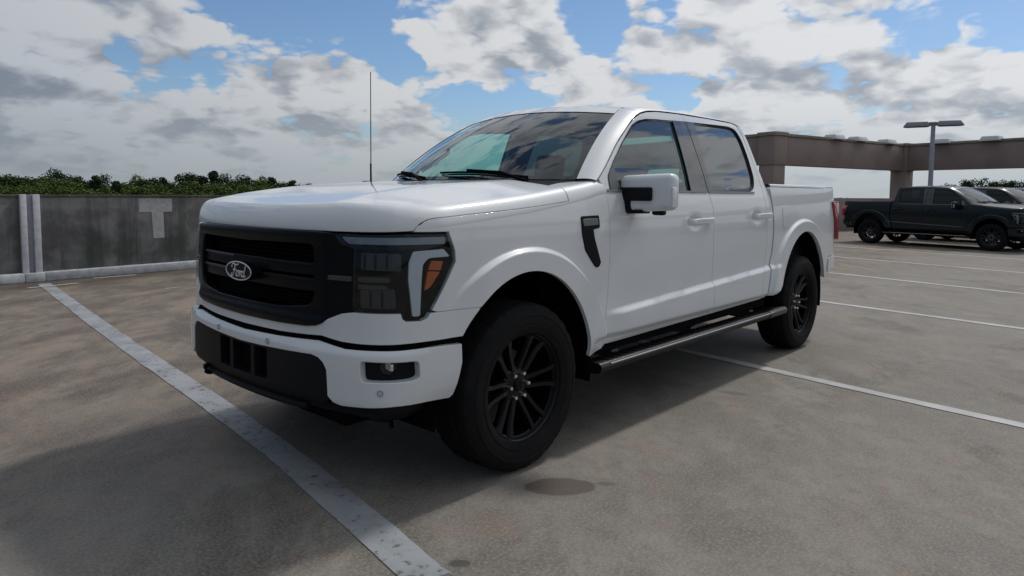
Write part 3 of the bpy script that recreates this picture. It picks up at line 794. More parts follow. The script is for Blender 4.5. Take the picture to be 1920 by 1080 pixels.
Fr = [(j * 60 + i, j * 60 + i + 1, (j + 1) * 60 + i + 1, (j + 1) * 60 + i) for j in range(n - 1) for i in range(59)]
a = Acc(); a.add(R_, [f for f in Fr]); N_ = a.N[0]; a.N[0] = N_ * np.sign(N_[:, 2:3] + 1e-9)
if N_[0, 2] < 0: a.F = [f[::-1] for f in a.F]
U_, V_ = np.meshgrid(np.linspace(-1, 1, 41), np.linspace(VT + .004, 1, 8)); q_ = WS(U_, V_).reshape(-1, 3); q_[:, 2] += .004
a.add(q_, [(j * 41 + i, j * 41 + i + 1, (j + 1) * 41 + i + 1, (j + 1) * 41 + i) for j in range(7) for i in range(40)])
if a.N[-1][0, 2] < 0: a.N[-1] = -a.N[-1]
a.build('roof', M_WHITE, TR)
a = Acc(); a.add(R_ - [0, 0, .035], Fr); a.build('headliner', M_HEADL, TR)

# ---- cab frame: A pillar, roof rail, rear corner
La = curve([(-.640, 1.437), (-.738, 1.508), (-.947, 1.668), (-1.10, 1.765), (-1.226, 1.842), (-1.330, 1.884)], 30)
Lr = curve([(-1.330, 1.884), (-1.42, 1.904), (-1.55, 1.918), (-1.835, 1.930), (-2.30, 1.936), (-2.70, 1.934), (-2.80, 1.922), (-2.850, 1.900)], 30)
L1 = SX(La[:, 0], La[:, 1]); L2 = SX(Lr[:, 0], Lr[:, 1])
U1 = WS(np.ones(30), np.linspace(0, 1, 30)) + [0, .004, .004]
U2 = np.array([ROOF(np.array(u), np.array(1.)) for u in np.linspace(0, 1, 30)])
a = Acc(); ruled(a, L1, U1, 6, .010, (.2, .6, .5)); ruled(a, L2, U2, 6, .012, (0, .5, .7))
# inner side of the same strips, the windscreen gutter
corner = [(-2.812, .545), (-2.800, .62), (-2.812, .70), (-2.878, .85), (-2.890, 1.0), (-2.882, 1.2), (-2.877, 1.4), (-2.862, 1.5), (-2.835, 1.70), (-2.812, 1.87), (-2.79, 1.912),
          (-2.845, 1.900), (-2.872, 1.80), (-2.902, 1.57), (-2.940, 1.436), (-2.985, 1.25), (-3.003, 1.09), (-2.985, .90), (-2.945, .80), (-2.925, .70), (-2.885, .548)]
panel(a, corner, SX, (.03, .016), depth=.03)
frames = a.pair('cab_frame', M_WHITE, TR)
a = Acc(); ruled(a, L1 - [0, .03, .02], U1 - [.02, .02, .03], 4); ruled(a, L2 - [0, .03, .02], U2 - [0, .02, .03], 4)
a.pair('inner_pillar', M_INT, TR)

# ---- doors
win_f = rounded([(-.752, 1.378), (-.766, 1.472), (-.858, 1.556), (-1.0, 1.662), (-1.182, 1.783), (-1.265, 1.818), (-1.36, 1.838), (-1.50, 1.850), (-1.745, 1.862), (-1.709, 1.380)], .02)
win_r = rounded([(-2.018, 1.874, .01), (-2.60, 1.885), (-2.700, 1.872, .05), (-2.748, 1.80, .05), (-2.760, 1.65), (-2.752, 1.50), (-2.715, 1.425, .05), (-2.62, 1.395, .03), (-1.955, 1.385, .01)], .03)
def crease_pts(x0, x1):
    out = []
    for x in np.arange(x0, x1, -.03):
        zc = .712 + max(0, min(3, -.86 - x)) * .041
        out += [(x, zc + d) for d in (.006, .001, -.006, -.013, -.021, -.030, -.038)]
    return out
door_f = [(-.652, .513), (-.664, .66), (-.689, .80), (-.703, 1.0), (-.707, 1.25), (-.702, 1.36), (-.682, 1.42), (-.668, 1.440), (-.748, 1.500), (-.955, 1.659), (-1.105, 1.755), (-1.232, 1.832), (-1.335, 1.873), (-1.43, 1.894), (-1.55, 1.908), (-1.835, 1.920), (-1.898, 1.921), (-1.928, 1.385), (-1.950, 1.32), (-1.962, 1.27), (-1.965, .528)]
door_r = [(-1.973, .528), (-1.970, 1.27), (-1.958, 1.325), (-1.936, 1.385), (-1.906, 1.921), (-2.30, 1.927), (-2.70, 1.925), (-2.765, 1.912), (-2.795, 1.87), (-2.825, 1.70), (-2.853, 1.50), (-2.868, 1.40), (-2.873, 1.2), (-2.881, 1.0), (-2.869, .85), (-2.803, .70), (-2.791, .62), (-2.803, .541)]
doors = {}
for nm, out, win, hx, hz in (('front_door', door_f, win_f, -1.745, 1.186), ('rear_door', door_r, win_r, -2.745, 1.203)):
    a = Acc(); xs_ = [p[0] for p in out]
    cup = [(hx + .04 + dx_ , hz + dz_) for dx_ in np.linspace(-.13, .13, 14) for dz_ in np.linspace(-.07, .07, 9)]
    panel(a, out, DX, (.035, .016), holes=[win], extra=[crease_pts(max(xs_), min(xs_)), cup], depth=.03)
    doors[nm] = a.pair(nm, M_WHITE, TR)
    cx_ = sum(p[0] for p in win) / len(win); cz_ = sum(p[1] for p in win) / len(win)
    # seal round the glass
    loop = dens(win, .03); a = Acc(); k = len(loop)
    dirn = np.array([cx_, cz_]) - loop; dirn /= np.linalg.norm(dirn, axis=1)[:, None]
    o1 = SX(loop[:, 0], loop[:, 1], -.003); o2 = SX(*(loop - dirn * .010).T, -.003); o3 = SX(*(loop + dirn * .016).T, .014)
    V = np.vstack([o2, o1, o3]); F = []
    for i in range(k):
        j = (i + 1) % k; F += [(i, j, k + j, k + i), (k + i, k + j, 2 * k + j, 2 * k + i)]
    a.add(V, F)
    for o, p in zip(a.pair('window_seal', M_BLACKPAINT), doors[nm]): o.parent = p
    a = Acc(); panel(a, win, lambda x, z: SX(x, z, .012), (.06, .04), depth=0)
    for o, p in zip(a.pair('window_glass', M_GLASS2 if nm == 'front_door' else M_GLASS3), doors[nm]): o.parent = p
    # handle
    for sgn, p in zip((1, -1), doors[nm]):
        mb = MB(); y = float(Y_AT(hx, hz)) + .034
        pts = [(hx + .165, y - .020, hz - .004), (hx + .150, y, hz - .004), (hx + .05, y + .010, hz), (hx - .08, y + .009, hz + .001), (hx - .150, y, hz + .002), (hx - .165, y - .022, hz + .002)]
        V = []; F = []
        cc = curve(pts, 24)
        for q in cc:
            for (dy, dz2) in ((.010, .014), (.010, -.015), (.004, -.022), (-.008, -.021), (-.010, 0), (-.008, .020), (.004, .021)): V.append((q[0], q[1] + dy, q[2] + dz2))
        for i in range(23):
            for j in range(7): F.append((i * 7 + j, i * 7 + (j + 1) % 7, (i + 1) * 7 + (j + 1) % 7, (i + 1) * 7 + j))
        F += [tuple(range(7)), tuple(range(161, 168))]
        mb.add(V, F); mb.build('door_handle', M_WHITE, p, 40, mirror=sgn < 0)
a = Acc(); panel(a, [(-.756, 1.385), (-.768, 1.468), (-.845, 1.540), (-.872, 1.385)], lambda x, z: SX(x, z, .006), (.05, .05), depth=.01)
for o, p in zip(a.pair('mirror_sail', M_GREYPL), doors['front_door']): o.parent = p
a = Acc(); panel(a, [(-1.728, 1.866), (-1.898, 1.874), (-1.927, 1.385), (-1.692, 1.372)], lambda x, z: SX(x, z, -.0045), (.05, .05), depth=.004)
for o, p in zip(a.pair('pillar_trim', M_PILLAR), doors['front_door']): o.parent = p
a = Acc(); panel(a, [(-1.909, 1.875), (-2.034, 1.878), (-1.972, 1.372), (-1.937, 1.385)], lambda x, z: SX(x, z, -.0045), (.05, .05), depth=.004)
for o, p in zip(a.pair('pillar_trim', M_PILLAR), doors['rear_door']): o.parent = p
for nm, x0, x1 in (('front_door', -.71, -1.925), ('rear_door', -1.94, -2.70)):
    a = Acc(); xs2 = np.linspace(x0, x1, 30); A2 = SX(xs2, np.full(30, 1.388), -.004); B2 = SX(xs2, np.full(30, 1.374), -.006); ruled(a, B2, A2, 2)
    for o, p in zip(a.pair('belt_moulding', M_GREYPL), doors[nm]): o.parent = p

# ---- side mirrors
for sgn in (1, -1):
    mb = MB(); mb.box((-.935, 1.072, 1.366), (.135, .335, .208), .038, 4, taper=lambda c: (c.x * (1 - .25 * (c.y > 0)) - .012 * (c.y > 0), c.y, c.z * (1 + .04 * (c.y < 0)) + (.010 if c.y > 0 else -.004)))
    mir = mb.build('side_mirror', M_WHITE, TR, 50, mirror=sgn < 0)
    mb = MB(); mb.box((-.878, .985, 1.362), (.036, .275, .078), .012, 3); mb.box((-.915, .93, 1.300), (.10, .12, .10), .02, 3); mb.box((-.93, .955, 1.262), (.10, .20, .022), .008, 2)
    mb.build('mirror_arm', M_PLASTIC, mir, 50, mirror=sgn < 0)
    mb = MB(); mb.box((-.965, 1.12, 1.258), (.05, .075, .032), .013, 3); mb.build('mirror_camera', M_PLASTIC, mir, 50, mirror=sgn < 0)
    mb = MB(); mb.box((-.928, 1.2355, 1.345), (.045, .012, .115), .005, 3); mb.build('mirror_lamp', M_DRL, mir, 50, mirror=sgn < 0)
    mb = MB(); mb.box((-1.001, 1.072, 1.366), (.008, .28, .165), .003, 2); mb.build('mirror_glass', M_CHROME, mir, 50, mirror=sgn < 0)

# ---- bed
arch_r = ell(WB - .01, .415, .540, .635, .575, .600)
bed = [(-2.975, 1.428), (-3.018, 1.25), (-3.036, 1.09), (-3.018, .90), (-2.978, .80), (-2.958, .70), (-2.920, .552), (-3.10, .560)] + arch_r[1:] + [(-4.225, .595), (-4.268, .792)]
bed_s = sx(bed) + [(float(s_of_x(-4.62)), .792), (float(s_of_x(-4.605)), .93), (float(s_of_x(-4.495)), 1.305), (float(s_of_x(-4.50)), 1.318), (float(s_of_yr(.86)), 1.318), (float(s_of_yr(.86)), 1.428)]
bed_s = bed_s[:-1] + [(float(s_of_yr(.86)), 1.428)]
cx0 = float(s_of_x(WB))
a = Acc(); panel(a, bed_s, SURF, (.035, .016), extra=[sx([(WB + r * math.cos(t), .415 + r * math.sin(t)) for t in np.linspace(-.1, 3.3, 150)]) for r in np.arange(.711, .755, .0045)] + [sx(crease_pts(-2.98, -3.2))], depth=.03, avoid=lambda Q: np.abs(np.hypot(Q[:, 0] - cx0, Q[:, 1] - .415) - .732) < .027)
beds = a.pair('bed_side', M_WHITE, TR)
a = Acc(); panel(a, [(-4.05 + .03 * math.cos(t) * 0 - .0 + .001, 0) for t in [0]] or [], SX) if False else None
a = Acc(); xs3 = np.linspace(-2.985, -4.60, 30)
o0 = SX(xs3, np.full(30, 1.434)); o1 = o0 + [0, -.002, .014]; o2 = o0 + [0, -.014, .020]; o3 = o0 + [0, -.095, .020]; o4 = o0 + [0, -.095, -.03]
for A3, B3 in ((o0, o1), (o1, o2), (o2, o3), (o3, o4)): ruled(a, A3, B3, 1)
a.pair('bed_rail', M_WHITE, TR)
mb = MB(); mb.box((-3.80, 0, .80), (1.70, 1.62, .04)); mb.box((-2.99, 0, 1.10), (.04, 1.66, .62)); mb.box((-3.80, .80, 1.10), (1.66, .03, .64)); mb.box((-3.80, -.80, 1.10), (1.66, .03, .64)); mb.build('bed_liner', M_PLASTIC, TR)
mb = MB(); mb.box((-4.655, 0, 1.115), (.07, 1.56, .625), .015, 2); gate = mb.build('tailgate', M_WHITE, TR)
mb = MB(); mb.box((-4.60, 0, 1.432), (.12, 1.60, .02), .006, 2); mb.build('tailgate_cap', M_PLASTIC, gate)
tl = [(float(s_of_x(-4.470)), 1.305), (float(s_of_yr(.79)), 1.310), (float(s_of_yr(.79)), .945), (float(s_of_x(-4.632)), .940), (float(s_of_x(-4.612)), .94)]
a = Acc(); panel(a, tl, lambda s, z: SURF(s, z, -.020 - .02 * sstep(s_of_x(-4.50), s_of_x(-4.62), s)), (.03, .03), depth=.05, cham=.006); lamps = a.pair('tail_lamp', M_RED, TR)
a = Acc(); panel(a, [(float(s_of_x(-4.50)), 1.29), (float(s_of_yr(.84)), 1.295), (float(s_of_yr(.84)), 1.20), (float(s_of_x(-4.56)), 1.19)], lambda s, z: SURF(s, z, -.024 - .02 * sstep(s_of_x(-4.50), s_of_x(-4.62), s)), (.03, .03), depth=.003)
for o, p in zip(a.pair('reversing_lamp', M_REDL), lamps): o.parent = p
a = Acc(); panel(a, [(float(s_of_x(-4.285)), .772), (S_END, .772), (S_END, .60), (float(s_of_x(-4.55)), .595), (float(s_of_x(-4.26)), .60)], lambda s, z: SURF(s, z, -.008 + .05 * sstep(.66, .60, z)), (.04, .02), depth=.05)
def _(a): pass
rb = a.pair('rear_bumper', M_WHITE, TR)
mb = MB(); mb.box((-4.60, 0, .775), (.22, 1.70, .03), .01, 2); mb.box((-4.50, 0, .57), (.30, 1.5, .12), .02, 2); mb.build('bumper_step', M_PLASTIC, TR)
a = Acc(); panel(a, rounded([(-3.205, 1.275), (-3.385, 1.270), (-3.385, 1.095), (-3.210, 1.100)], .03), lambda x, z: SX(x, z, -.0035), (.03, .02), depth=.006, cham=.002)
fd = a.build('fuel_door', M_WHITE, beds[0])
# ---- cab back and inside
mb = MB(); mb.box((-2.93, 0, 1.02), (.05, 1.76, .82)); mb.box((-2.865, .66, 1.66), (.03, .12, .46)); mb.box((-2.865, -.66, 1.66), (.03, .12, .46)); mb.prism([(.60, 1.44), (.895, 1.44), (.79, 1.75), (.70, 1.90), (.60, 1.90)], -2.875, -2.855, lambda u, v, w: (w, u, v)); mb.prism([(-.60, 1.44), (-.895, 1.44), (-.79, 1.75), (-.70, 1.90), (-.60, 1.90)], -2.875, -2.855, lambda u, v, w: (w, u, v)); mb.box((-2.875, 0, 1.905), (.03, 1.30, .06)); mb.build('cab_back', M_WHITE, TR)
mb = MB(); mb.box((-2.89, 0, 1.65), (.012, 1.22, .46), .004, 1); mb.build('rear_window', M_GLASS4, TR)
mb = MB(); mb.box((-1.75, 0, .56), (2.35, 1.80, .05)); mb.box((-.62, 0, .98), (.06, 1.70, .85)); mb.build('cab_floor', M_INT, TR)
def inner_holes(w): return w
a = Acc(); shell = [(-.66, .56), (-.71, 1.2), (-.72, 1.40), (-.80, 1.49), (-1.0, 1.645), (-1.24, 1.81), (-1.40, 1.87), (-1.8, 1.90), (-2.7, 1.91), (-2.82, 1.86), (-2.86, 1.5), (-2.92, 1.2), (-2.92, .56)]
panel(a, shell, lambda x, z: SX(x, z, .055), (.08, .05), holes=[win_f, win_r], depth=0); a.pair('door_trim', M_INT, TR)
mb = MB(); mb.box((-.80, 0, 1.27), (.34, 1.60, .22), .06, 3); mb.box((-.95, 0, 1.10), (.30, 1.55, .20), .05, 3); mb.box((-1.15, 0, .90), (.9, .28, .35), .05, 3); dash = mb.build('dashboard', M_INT, TR, 50)
mb = MB(); mb.box((-.985, .02, 1.30), (.02, .30, .17), .006, 2, rot=Matrix.Rotation(math.radians(-12), 3, 'Y')); mb.build('touch_screen', M_BLACKPAINT, dash)
mb = MB()
cw = np.array([-1.12, .39, 1.215]); rm = np.array(Matrix.Rotation(math.radians(-24), 3, 'Y'))
mb.tube([cw + rm @ np.array([0, .185 * math.cos(t), .185 * math.sin(t)]) for t in np.linspace(0, 2 * math.pi, 33)], .015, 8, cap=False)
for t in (0, math.pi, -math.pi / 2): mb.tube([cw + rm @ np.array([.02, 0, 0]), cw + rm @ np.array([0, .18 * math.cos(t), .18 * math.sin(t)])], .016, 6)
mb.box(tuple(cw + np.array([.02, 0, 0])), (.05, .13, .11), .02, 2); mb.tube([cw + [.02, 0, 0], cw + [.22, 0, -.08]], .03, 8)
mb.build('steering_wheel', M_DULL, TR, 50)
def seat(x, y, w=.52):
    mb = MB(); mb.box((x + .18, y, .86), (.54, w, .20), .06, 3); R = Matrix.Rotation(math.radians(-14), 3, 'Y')
    mb.box((x - .14, y, 1.16), (.15, w, .62), .06, 4, rot=R); o = mb.build('seat', M_SEAT, TR, 60)
    for yy_ in ((y,) if w < .6 else (y - .4, y + .4)):
        mb = MB(); mb.box((x - .245, yy_, 1.575), (.10, .27, .19), .045, 4, rot=R)
        for k in (-.06, .06): mb.tube([(x - .20, yy_ + k, 1.42), (x - .225, yy_ + k, 1.52)], .007, 6)
        mb.build('headrest', M_SEAT, o, 60)
seat(-1.55, .39); seat(-1.55, -.39); seat(-2.48, 0, 1.40)
mb = MB(); mb.box((-1.10, .0, 1.80), (.03, .25, .07), .015, 3); mb.tube([(-1.09, 0, 1.83), (-1.10, 0, 1.90)], .01, 6); mb.build('rear_view_mirror', M_DULL, TR)
for sgn in (1, -1):
    mb = MB(); pts = [(-.80, .775, 1.52), (-.82, .735, 1.545), (-.93, .715, 1.62), (-.985, .700, 1.66), (-1.0, .715, 1.685)]
    mb.tube(curve([(p[0], p[1], p[2]) for p in pts], 16), .015, 8); mb.build('grab_handle', M_INT, TR, 50, mirror=sgn < 0)
mb = MB(); mb.box((-1.30, -.40, 1.865), (.12, .34, .015), .006, 1, rot=Matrix.Rotation(math.radians(14), 3, 'Y')); mb.build('sun_visor', M_HEADL, TR)
mb = MB(); mb.box((-1.245, -.40, 1.852), (.004, .16, .035), .001, 1); mb.build('visor_label', M_YELLOW, TR)

# ---- aerial
mb = MB(); mb.tube([(-.410, -.858, 1.435), (-.410, -.858, 1.56), (-.411, -.858, 1.562), (-.415, -.858, 2.19)], [.0065, .0060, .0034, .0028], 8); aer = mb.build('antenna', M_DULL, TR)
mb = MB(); mb.box((-.40, -.850, 1.432), (.10, .06, .016), .006, 2); mb.build('antenna_base', M_PLASTIC, aer)

M_BOARD = mat('board_black', (.006, .006, .007), .4, ior=1.35)
# ---- running boards
for sgn in (1, -1):
    mb = MB(); prof = [(.895, .432), (1.000, .436), (1.018, .428), (1.026, .412), (1.020, .392), (1.000, .376), (.93, .372), (.895, .385)]
    mb.prism(prof, -3.195, -.560, lambda u, v, w: (w, u, v)); rbd = mb.build('running_board', M_BOARD, TR, 40, mirror=sgn < 0)
    mb = MB(); mb.box((-1.80, 1.0235, .4235), (2.30, .006, .009), .002, 1); mb.build('board_edge', M_EDGE, rbd, mirror=sgn < 0)  # bright metal strip carries the highlight line of the board edge
    mb = MB(); mb.prism([(.93, .428), (1.006, .4385), (1.0285, .425), (1.031, .408), (1.022, .388), (1.0, .374), (.94, .374)], -3.200, -2.87, lambda u, v, w: (w, u, v)); mb.build('end_cap', M_ENDCAP, rbd, 40, mirror=sgn < 0)
    for k in range(30):
        x = -.68 - k * .073
        mb = MB(); mb.box((x, .955, .4375), (.050, .085, .006), .002, 1); mb.build('tread', M_DULL, rbd, mirror=sgn < 0)
    for x in (-.85, -1.8, -2.75):
        mb = MB(); mb.box((x, .84, .43), (.07, .16, .05), .01, 1); mb.build('bracket', M_STEEL, rbd, mirror=sgn < 0)

# ---- underside
mb = MB(); mb.box((-1.80, 0, .50), (2.35, 1.84, .07)); mb.box((-1.85, .45, .44), (5.0, .10, .14)); mb.box((-1.85, -.45, .44), (5.0, .10, .14))
mb.box((.60, 0, .52), (.42, 1.30, .34)); mb.box((.1, 0, .82), (1.40, 1.08, .62)); mb.box((-.45, 0, 1.05), (.30, 1.60, .50)); mb.box((-.95, 0, .42), (.8, .4, .2), .05, 2); mb.box((-2.2, .15, .42), (1.0, .5, .22), .05, 2)  # boxes under hood and cowl, added to block sun leaking through
mb.tube([(0, -.75, .415), (0, .75, .415)], .045, 10); mb.tube([(WB, -.75, .415), (WB, .75, .415)], .05, 10); mb.box((WB, 0, .415), (.28, .30, .28), .08, 3); mb.tube([(-.9, 0, .45), (WB, 0, .42)], .04, 10)
mb.box((-4.35, 0, .62), (.5, 1.2, .2)); mb.build('chassis_light_block', M_DULL, TR)
for xw, b_ in ((0., .60), (WB, .66)):
    mb = MB(); V = []; F = []; ts = np.linspace(-.15, math.pi + .15, 36)
    for t in ts:
        for y in (.945, .56): V.append((xw + .565 * math.cos(t), y, .415 + b_ * math.sin(t)))
    for i in range(35): F.append((2 * i, 2 * i + 1, 2 * i + 3, 2 * i + 2))
    V.append((xw, .56, .415)); c0 = len(V) - 1
    for i in range(35): F.append((2 * i + 1, c0, 2 * i + 3))
    mb.add(V, F); mb.pair('wheel_liner', M_DULL, TR, 50)

# ---- wheels
def make_wheel():
    R0 = .416
    prof = [(.262, -.115), (.268, -.130), (.290, -.139), (.297, -.1400), (.299, -.1425), (.303, -.1425), (.305, -.1405), (.318, -.1430), (.345, -.1435), (.352, -.1425), (.354, -.1445), (.358, -.1445), (.360, -.1410), (.368, -.138), (.392, -.128)]
    tread = [(.4075, -.115), (.4130, -.095), (.4150, -.065), (.4150, -.062), (.405, -.060), (.405, -.052), (.4150, -.050), (.4160, -.018), (.405, -.016), (.405, -.008), (.4160, -.006),
             (.4160, .006), (.405, .008), (.405, .016), (.4160, .018), (.4150, .050), (.405, .052), (.405, .060), (.4150, .062), (.4150, .065), (.4130, .095), (.4075, .115)]
    full = prof + tread + [(r, -y) for r, y in prof[::-1]] + [(.250, .100), (.250, -.100), (.262, -.115)]
    n = 168; V = []; m = len(full)
    for k in range(n):
        th = 2 * math.pi * k / n
        for j, (r, y) in enumerate(full):
            rr = r
            if r > .4065 and abs(y) > .03 and (k + (2 if y > 0 else 0)) % 6 in (0, 1) : rr = r - .005
            if .380 < r < .4065 and abs(y) > .12 and (k + (2 if y > 0 else 0)) % 6 in (0, 1): rr = r - .003
            V.append((rr * math.cos(th), y, rr * math.sin(th)))
    F = [(k * m + j, k * m + j + 1, ((k + 1) % n) * m + j + 1, ((k + 1) % n) * m + j) for k in range(n) for j in range(m - 1)]
    rim = MB()
    rim.lathe([(.258, .112), (.266, .120), (.268, .112), (.262, .100), (.246, .090), (.240, .060), (.232, -.02), (.236, -.10), (.262, -.112)], n=72)
    rim.lathe([(.0, .070), (.055, .070), (.070, .064), (.092, .055), (.098, .040), (.098, -.02)], n=36)
    # six pairs of spokes
    for k in range(6):
        th0 = math.pi / 2 + k * math.pi / 3
        for q in (-1, 1):
            a0 = th0 + q * .19; a1 = th0 + q * .235
            st = [(.066, th0 + q * .30, .060, .021), (.115, th0 + q * .235, .068, .0185), (.19, th0 + q * .180, .082, .0175), (.252, th0 + q * .195, .098, .023)]
            V2 = []; F2 = []
            for (r, t, y, w) in st:
                cx_, cz_ = r * math.cos(t), r * math.sin(t); tx, tz = -math.sin(th0), math.cos(th0)
                for (dw, dy) in ((-w, -.012), (-w * .55, .004), (w * .55, .004), (w, -.012), (w * .8, -.040), (-w * .8, -.040)): V2.append((cx_ + tx * dw, y + dy, cz_ + tz * dw))
            for i in range(3):
                for j in range(6): F2.append((i * 6 + j, i * 6 + (j + 1) % 6, (i + 1) * 6 + (j + 1) % 6, (i + 1) * 6 + j))
            rim.add(V2, F2)
    w = rim.build('wheel', M_RIM, TR, 32)
    ty = mesh_obj('tyre', V, F, M_RUBBER, w, 32)
    bm = bmesh.new(); bm.from_mesh(ty.data); bmesh.ops.recalc_face_normals(bm, faces=bm.faces[:]); bm.to_mesh(ty.data); bm.free(); ty.data.set_sharp_from_angle(angle=math.radians(32))
    d = MB(); d.lathe([(.0, -.03), (.17, -.03), (.172, -.055), (.0, -.055)], n=40); d.build('brake_disc', M_STEEL, w)
    cpm = MB(); cpm.lathe([(0, .082), (.024, .081), (.030, .076), (.032, .066)], n=24); cpm.build('centre_cap', M_BLACKPAINT, w)
    nut0 = None
    for k in range(6):
        th = k * math.pi / 3 + math.pi / 6
        if nut0 is None:
            nm = MB(); nm.lathe([(0, .030), (.008, .029), (.0115, .023), (.0125, 0)], n=12); nut0 = nm.build('lug_nut', M_CHROME, w); o = nut0
        else: o = nut0.copy(); link(o, w)
        o.location = (.0635 * math.cos(th), .062, .0635 * math.sin(th))
    return w
wheel0 = make_wheel()
for i, (x, sgn) in enumerate(((0., 1), (0., -1), (WB, 1), (WB, -1))):
    if i == 0: w = wheel0
    else:
        w = wheel0.copy(); link(w, TR)
        for ch in list(wheel0.children): c = ch.copy(); link(c, w)
    w.location = (x, sgn * .846, .4145)
    w.rotation_euler = (0, (.56, .5, .36, .9)[i], 0) if sgn > 0 else (0, (.56, .5, .36, .9)[i], math.pi)
# ---------------------------------------------------------------- deck and surroundings
def ground_mat():
    m = bpy.data.materials.new('stained_concrete'); m.use_nodes = True
    g = G(m.node_tree); b = g.n['Principled BSDF']
    oc = g.new('ShaderNodeTexCoord').outputs['Object']
    x, y, z = g.sep(oc)
    streak = g.comb(g.m('MULTIPLY', x, 1.), g.m('MULTIPLY', y, .35), 0)
    rot = g.comb(g.m('ADD', g.m('MULTIPLY', x, .67), g.m('MULTIPLY', y, -.74)), g.m('MULTIPLY', g.m('ADD', g.m('MULTIPLY', x, .74), g.m('MULTIPLY', y, .67)), .55), 0)
    n1 = g.noise(oc, .55, 6, .6, .4); n2 = g.noise(rot, 1.7, 9, .70, .25); n3 = g.noise(oc, 9, 6, .68); n4 = g.noise(oc, 70, 4, .7)
    warm = g.m('ADD', g.ramp(y, .8, -1.6), g.m('MULTIPLY', g.m('SUBTRACT', n1, .5), 1.3))
    c = g.mix(g.ramp(n2, .36, .64), (0.141, 0.129, 0.114), (0.234, 0.216, 0.192))
    cw = g.mix(g.ramp(n2, .38, .62), (0.078, 0.057, 0.044), (0.228, 0.185, 0.146))
    c = g.mix(g.ramp(warm, .2, .8), c, cw)
    # rusty and greenish blotches, darker tyre-worn patches
    r = g.noise(oc, 2.6, 6, .68, .6)
    c = g.mix(g.ramp(r, .53, .66, 0, .38), c, (0.248, 0.152, 0.111))
    gr = g.noise(g.v('ADD', oc, (7.3, 2.1, 0)), 2.0, 6, .65, .5)
    c = g.mix(g.ramp(gr, .52, .68, 0, .36), c, (0.126, 0.138, 0.105))
    dk = g.noise(g.v('ADD', rot, (3.1, 9.2, 0)), 1.1, 9, .72, .4)
    c = g.mix(g.ramp(dk, .52, .64, 0, .62), c, (0.068, 0.055, 0.045))
    lt = g.noise(g.v('ADD', rot, (13.1, 2.2, 0)), 1.7, 7, .7, .7)
    c = g.mix(g.ramp(lt, .56, .70, 0, .40), c, (0.319, 0.284, 0.238))
    c = g.mix(g.ramp(n3, .44, .70, 0, .34), c, (0.083, 0.073, 0.064))
    c = g.mix(g.ramp(n4, .44, .62, 0, .46), c, (0.319, 0.292, 0.252))
    c = g.mix(g.ramp(g.noise(oc, 210, 2, .5), .58, .70, 0, .6), c, (0.055, 0.050, 0.044))
    wob = g.v('SCALE', g.v('SUBTRACT', g.noise(oc, 14, 4, .6, col=True), (.5, .5, .5)), scale=.045)
    sp = g.v('ADD', oc, wob)
    def oval_patch(c, cx_, cy_, a_, b_, deg, col, amt, soft=.10):  # soft-edged oval: the ground stains and one wide grey tone
        r_ = math.radians(deg); q = g.v('SUBTRACT', sp, (cx_, cy_, 0)); u = g.v('DOT_PRODUCT', q, (math.cos(r_) / a_, math.sin(r_) / a_, 0)); v_ = g.v('DOT_PRODUCT', q, (-math.sin(r_) / b_, math.cos(r_) / b_, 0))
        d_ = g.v('LENGTH', g.comb(u, v_, 0))
        halo = g.ramp(d_, 1.0, 1.9, amt * .22, 0.); core = g.ramp(d_, 1 - soft, 1 + soft, amt, 0.)
        return g.mix(g.m('MAXIMUM', halo, core), c, col)
    c = oval_patch(c, .040, 1.220, .168, .098, 133, (.085, .062, .053), .78)
    c = oval_patch(c, -.125, 1.355, .045, .020, 133, (.085, .066, .056), .5, .3)
    c = oval_patch(c, .806, 1.363, .042, .028, 133, (.050, .046, .038), .75, .25)
    c = oval_patch(c, -1.95, 1.15, .10, .035, 100, (.07, .065, .06), .45, .5)
    c = oval_patch(c, -.9, -8.9, 2.6, .55, 5, (.045, .036, .030), .62, .45)
    c = oval_patch(c, 1.3, -.6, 1.1, .9, 20, (.085, .085, .090), .35, .8)  # wide soft blue-grey oval, darkens the deck ahead of the nose
    g.put(b.inputs['Base Color'], c)
    g.put(b.inputs['Roughness'], g.ramp(n2, .3, .7, .68, .86)); b.inputs['Specular IOR Level'].default_value = .35
    bp = g.new('ShaderNodeBump'); bp.inputs['Strength'].default_value = .35; bp.inputs['Distance'].default_value = .004
    g.put(bp.inputs['Height'], g.m('ADD', g.noise(oc, 140, 4, .6), g.m('MULTIPLY', n3, .8))); g.l.new(bp.outputs[0], b.inputs['Normal'])
    return m
M_DECK = ground_mat()
def line_mat(name, col, wear):
    m = bpy.data.materials.new(name); m.use_nodes = True
    g = G(m.node_tree); b = g.n['Principled BSDF']
    oc = g.new('ShaderNodeTexCoord').outputs['Object']
    n = g.noise(oc, 22, 7, .7); k = g.noise(oc, 3.2, 5, .6); s = g.noise(g.v('MULTIPLY', oc, (60, 3, 1)), 1.0, 4, .6)
    c = g.mix(g.ramp(k, .35, .7), col, tuple(q * .72 for q in col))
    c = g.mix(g.ramp(s, .5, .7, 0, .25), c, tuple(q * .6 for q in col))
    c = g.mix(g.ramp(g.m('ADD', n, g.m('MULTIPLY', k, .35)), wear, wear + .10), c, (.10, .095, .090))
    g.put(b.inputs['Base Color'], c); b.inputs['Roughness'].default_value = .7
    return m
M_LINE = line_mat('worn_line_paint', (.31, .325, .345), .72); M_LINE2 = line_mat('line_paint', (.50, .50, .50), .84)
